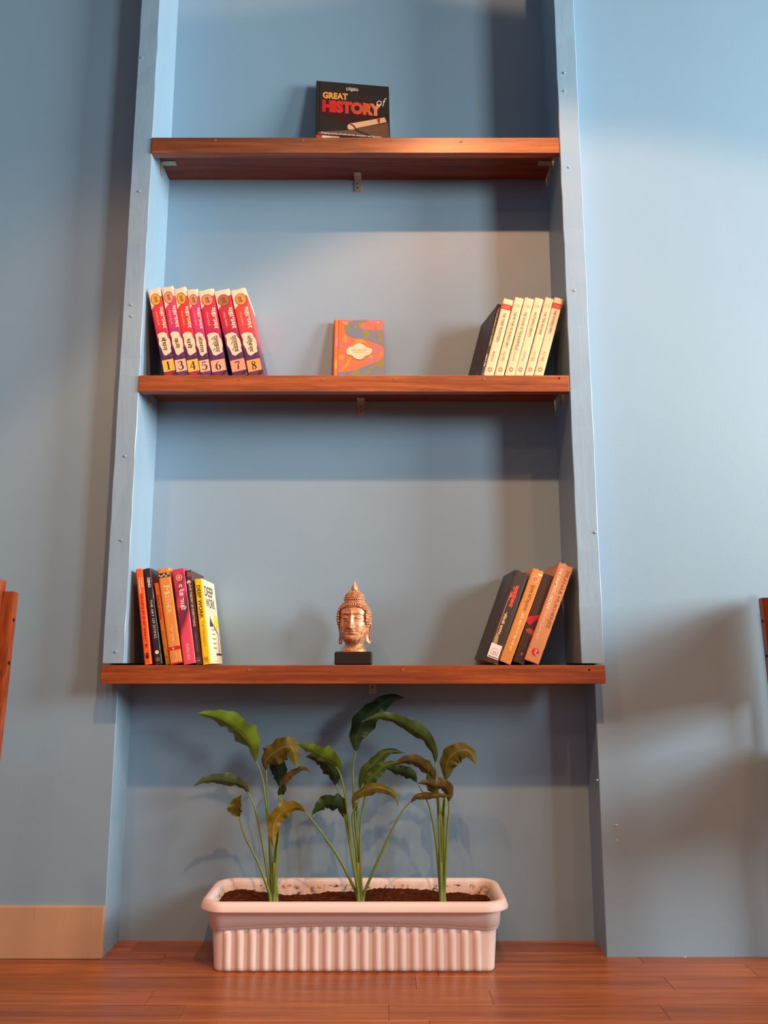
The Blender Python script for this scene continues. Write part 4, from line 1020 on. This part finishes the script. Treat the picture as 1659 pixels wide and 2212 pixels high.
PL = {
 'A': ((595, 1932), cA, 'left clump of peace lily leaves, tallest leaf pale green pointing up-left', [
  (((865, 1905), (850, 1500), (805, 1040), (765, 800), (715, 680)), ((712, 690), (690, 590), (630, 490), (540, 400), (400, 300), (190, 250)), 26, 'bright', .06, .02, .5, .5, 6),
  (((850, 1890), (790, 1500), (745, 1260), (700, 1080), (640, 950)), ((655, 975), (600, 900), (500, 865), (400, 848), (250, 855), (155, 912)), 13, 'grey', .05, .02, .5, .35, 5),
  (((850, 1900), (740, 1600), (615, 1350), (570, 1180)), ((568, 1178), (548, 1120), (555, 1060), (586, 985)), 15, 'olive', .04, .03, -.7, .3, 2),
  (((862, 1905), (842, 1500), (825, 1100), (808, 760)), ((808, 768), (800, 690), (860, 620), (960, 555), (1050, 575), (1080, 745)), 24, 'olive', .07, .03, .45, .35, 6),
  (((890, 1900), (912, 1500), (935, 1150), (930, 920)), ((930, 915), (925, 800), (880, 700), (820, 610), (778, 556)), 17, 'dark', .08, .10, .5, .2, 3),
  (((880, 1900), (905, 1500), (945, 1100), (930, 985)), ((925, 980), (955, 905), (1000, 820), (1080, 765), (1150, 745), (1218, 795)), 7, 'brown', .05, .04, .4, .3, 4),
  (((872, 1905), (890, 1500), (920, 1200), (925, 990)), ((915, 985), (930, 960), (960, 930), (970, 880)), 8, 'dark', .045, .04, .3, .3, 2)]),
 'B': ((777, 1934), cB, 'middle clump of peace lily with the highest dark leaf, between the two others', [
  (((318, 1890), (240, 1400), (190, 1000), (145, 800), (105, 730)), ((125, 755), (110, 690), (20, 645), (-60, 610), (-170, 555), (-248, 530)), 19, 'bright', .04, .0, .35, .6, 6),
  (((315, 1890), (240, 1400), (160, 1050), (110, 890)), ((100, 895), (90, 800), (40, 715), (-50, 650), (-165, 640)), 20, 'dark', .06, .05, .4, .2, 4),
  (((312, 1890), (240, 1480), (200, 1260), (170, 1130)), ((178, 1190), (150, 1095), (80, 1065), (10, 1062), (-50, 1100), (-110, 1165)), 17, 'dark', .05, .03, .5, .35, 4),
  (((322, 1890), (285, 1300), (262, 900), (262, 740), (285, 590)), ((285, 600), (290, 460), (370, 310), (490, 190), (600, 115), (725, 112)), 23, 'dark', .07, .09, .3, .15, 5),
  (((330, 1890), (295, 1400), (300, 1100), (320, 930)), ((318, 935), (345, 810), (430, 715), (540, 610), (620, 590), (725, 610)), 13, 'mid', .08, .08, .5, .3, 6),
  (((335, 1890), (322, 1400), (340, 1150), (375, 965)), ((370, 965), (385, 870), (450, 800), (520, 735), (600, 700), (690, 690)), 12, 'mid', .05, .05, .5, .3, 4),
  (((325, 1890), (290, 1500), (255, 1230), (262, 1130), (300, 1040)), ((258, 1090), (270, 1010), (360, 945), (480, 915), (590, 950), (650, 1010), (665, 1090)), 11, 'olive', .03, .01, .6, .4, 6),
  (((345, 1895), (470, 1600), (600, 1320), (700, 1130), (775, 1050)), ((770, 1060), (820, 1005), (900, 990), (1000, 985), (1080, 990), (1150, 1000)), 7, 'brown', .03, .02, .5, .3, 3),
  (((305, 1890), (150, 1580), (20, 1380), (-90, 1230), (-170, 1130)), ((-172, 1135), (-230, 1095), (-330, 1110), (-420, 1190), (-455, 1300), (-455, 1400), (-438, 1475)), 16, 'yellow', .03, .01, .3, .3, 6),
  (((328, 1890), (300, 1500), (280, 1250), (275, 1130)), ((275, 1140), (272, 1090), (262, 1050), (250, 1020)), 5, 'olive', .05, .05, .3, .3, 1)]),
 'C': ((957, 1929), cB, 'right clump of peace lily leaves, one long leaf arching left over the middle', [
  (((1055, 1870), (1035, 1200), (1020, 850), (995, 690)), ((998, 705), (985, 600), (930, 500), (850, 430), (760, 370), (640, 315), (500, 280), (330, 330)), 15, 'mid', .06, .02, .5, .45, 5),
  (((1065, 1870), (1075, 1300), (1085, 1000), (1092, 850)), ((1092, 860), (1095, 740), (1130, 640), (1220, 585), (1310, 600), (1370, 725)), 20, 'olive', .05, .02, .55, .35, 6),
  (((1050, 1870), (1030, 1250), (1010, 1000), (985, 880)), ((990, 885), (965, 800), (900, 730), (810, 680), (720, 675), (590, 735)), 13, 'brown', .07, .06, .5, .3, 5),
  (((1045, 1870), (1000, 1380), (940, 1080), (850, 900)), ((832, 872), (790, 815), (720, 780), (640, 765), (540, 735)), 12, 'dark', .04, .05, .5, .3, 4),
  (((1075, 1870), (1105, 1300), (1120, 1120), (1115, 1040)), ((1115, 1050), (1110, 950), (1060, 905), (980, 895), (900, 875), (832, 880)), 13, 'brown', .03, .0, .55, .4, 5),
  (((1058, 1870), (1055, 1300), (1030, 1050), (1005, 970)), ((1015, 985), (970, 920), (940, 850), (925, 780)), 11, 'mid', .06, .07, .3, .3, 3),
  (((1062, 1870), (1055, 1300), (1075, 1000), (1080, 900)), ((1078, 920), (1075, 900), (1078, 860), (1076, 820)), 3, 'mid', .055, .06, .2, .2, 1)])}
for key, (rpx, cf, lab, items) in PL.items():
    org = P(rpx[0], rpx[1], PCY); org.z = .112
    root = put(empty('peace_lily', org), lab, 'plant', 'peace lilies in the planter')
    for i, (st, lf, hw, mk, Y0, Y1, fold, tilt, _) in enumerate(items):
        q = smooth_pts([cf(*p) for p in st], 6); n = len(q)
        yb = PCY + .006*sin(i*2.4)
        pts = [P(p[0], p[1], yb+(Y0-yb)*(k/(n-1))) for k, p in enumerate(q)]
        base = pts[0].copy(); pts[0].z = min(base.z, .110)
        so = tube('stem', pts, .0034, .0013, STALK, root, org)
        q2 = [cf(*p) for p in lf]
        leaf(so, org, q2, hw*1.05, mk, Y0, Y1, fold*.9, tilt, seed=hash((key, i)) % 1000 if False else i*7+ord(key))
    sh = [org + Vector((0, 0, -.006)), org + Vector((0, 0, .01)), org + Vector((-.002, 0, .035)), org + Vector((-.003, 0, .075))]
    tube('leaf_sheath', sh, .0075, .0045, STALK, root, org, 10, .8)

# ------------------------------------------------------------------ chairs at both edges of the picture
def chair(label, sgn, X, Yc, rot, hh):
    """backrest towards +x when sgn = 1 (chair faces -x); origin on the floor under the backrest foot"""
    root = put(empty('dining_chair', (X, Yc, 0), (0, 0, rot)), label, 'chair')
    H, Wd, D = hh, .40, .40
    def slant_box(name, y0, y1, z0, z1, xa, xb, tx, m=CHAIRW):
        """leaning bar: centre x goes xa (bottom) -> xb (top)"""
        bm = bmesh.new(); V = []
        for z, xc in ((z0, xa), (z1, xb)):
            V.append([bm.verts.new((sgn*(xc+dx), yy, z)) for dx, yy in ((-tx/2, y0), (tx/2, y0), (tx/2, y1), (-tx/2, y1))])
        for k in range(4): bm.faces.new((V[0][k], V[0][(k+1) % 4], V[1][(k+1) % 4], V[1][k]))
        bm.faces.new(V[0]); bm.faces.new(V[1])
        bmesh.ops.bevel(bm, geom=list(bm.edges), offset=.0018, segments=2, affect='EDGES')
        return from_bm(name, bm, m, root)
    xs = lambda z: -.022 + .022*z/H
    for y0 in (-Wd/2, Wd/2-.022):
        slant_box('leg', y0, y0+.022, .0, .40, xs(0), xs(.40), .040)
        up = slant_box('back_post', y0, y0+.022, .40, H, xs(.40), xs(H), .036)
        for z in (H-.05, H-.125):
            b = bmesh.new(); bm_cyl(b, Vector((sgn*(xs(z)+.0182), y0+.011, z)), .0035, .001, 'X', 10); from_bm('screw_hole', b, HOLE, up)
    for y0 in (-Wd/2, Wd/2-.035): box('leg', min(sgn*(-D-.06), sgn*(-D-.02)), max(sgn*(-D-.06), sgn*(-D-.02)), y0, y0+.035, 0, .40, CHAIRW, root, .002)
    bm = bmesh.new(); bm_box(bm, min(-sgn*.034, -sgn*(D+.07)), max(-sgn*.034, -sgn*(D+.07)), -Wd/2, Wd/2, .402, .428, .004, 2); from_bm('seat', bm, CHAIRW, root)
    slant_box('crest_rail', -Wd/2+.010, Wd/2-.010, H-.190, H+.020, xs(H-.19)-.012, xs(H)-.010, .018)
    slant_box('back_slat', -Wd/2+.010, Wd/2-.010, .36, .455, xs(.36)-.012, xs(.455)-.012, .014)
    return root
chair('dark varnished wooden chair at the left edge, backrest toward the recess', 1, -.674, -.50, 0, .722)
chair('dark varnished wooden chair at the right edge of the picture', -1, P(1645, 1291, .015).x + .019, -.165, 0, P(1645, 1291, .015).z)
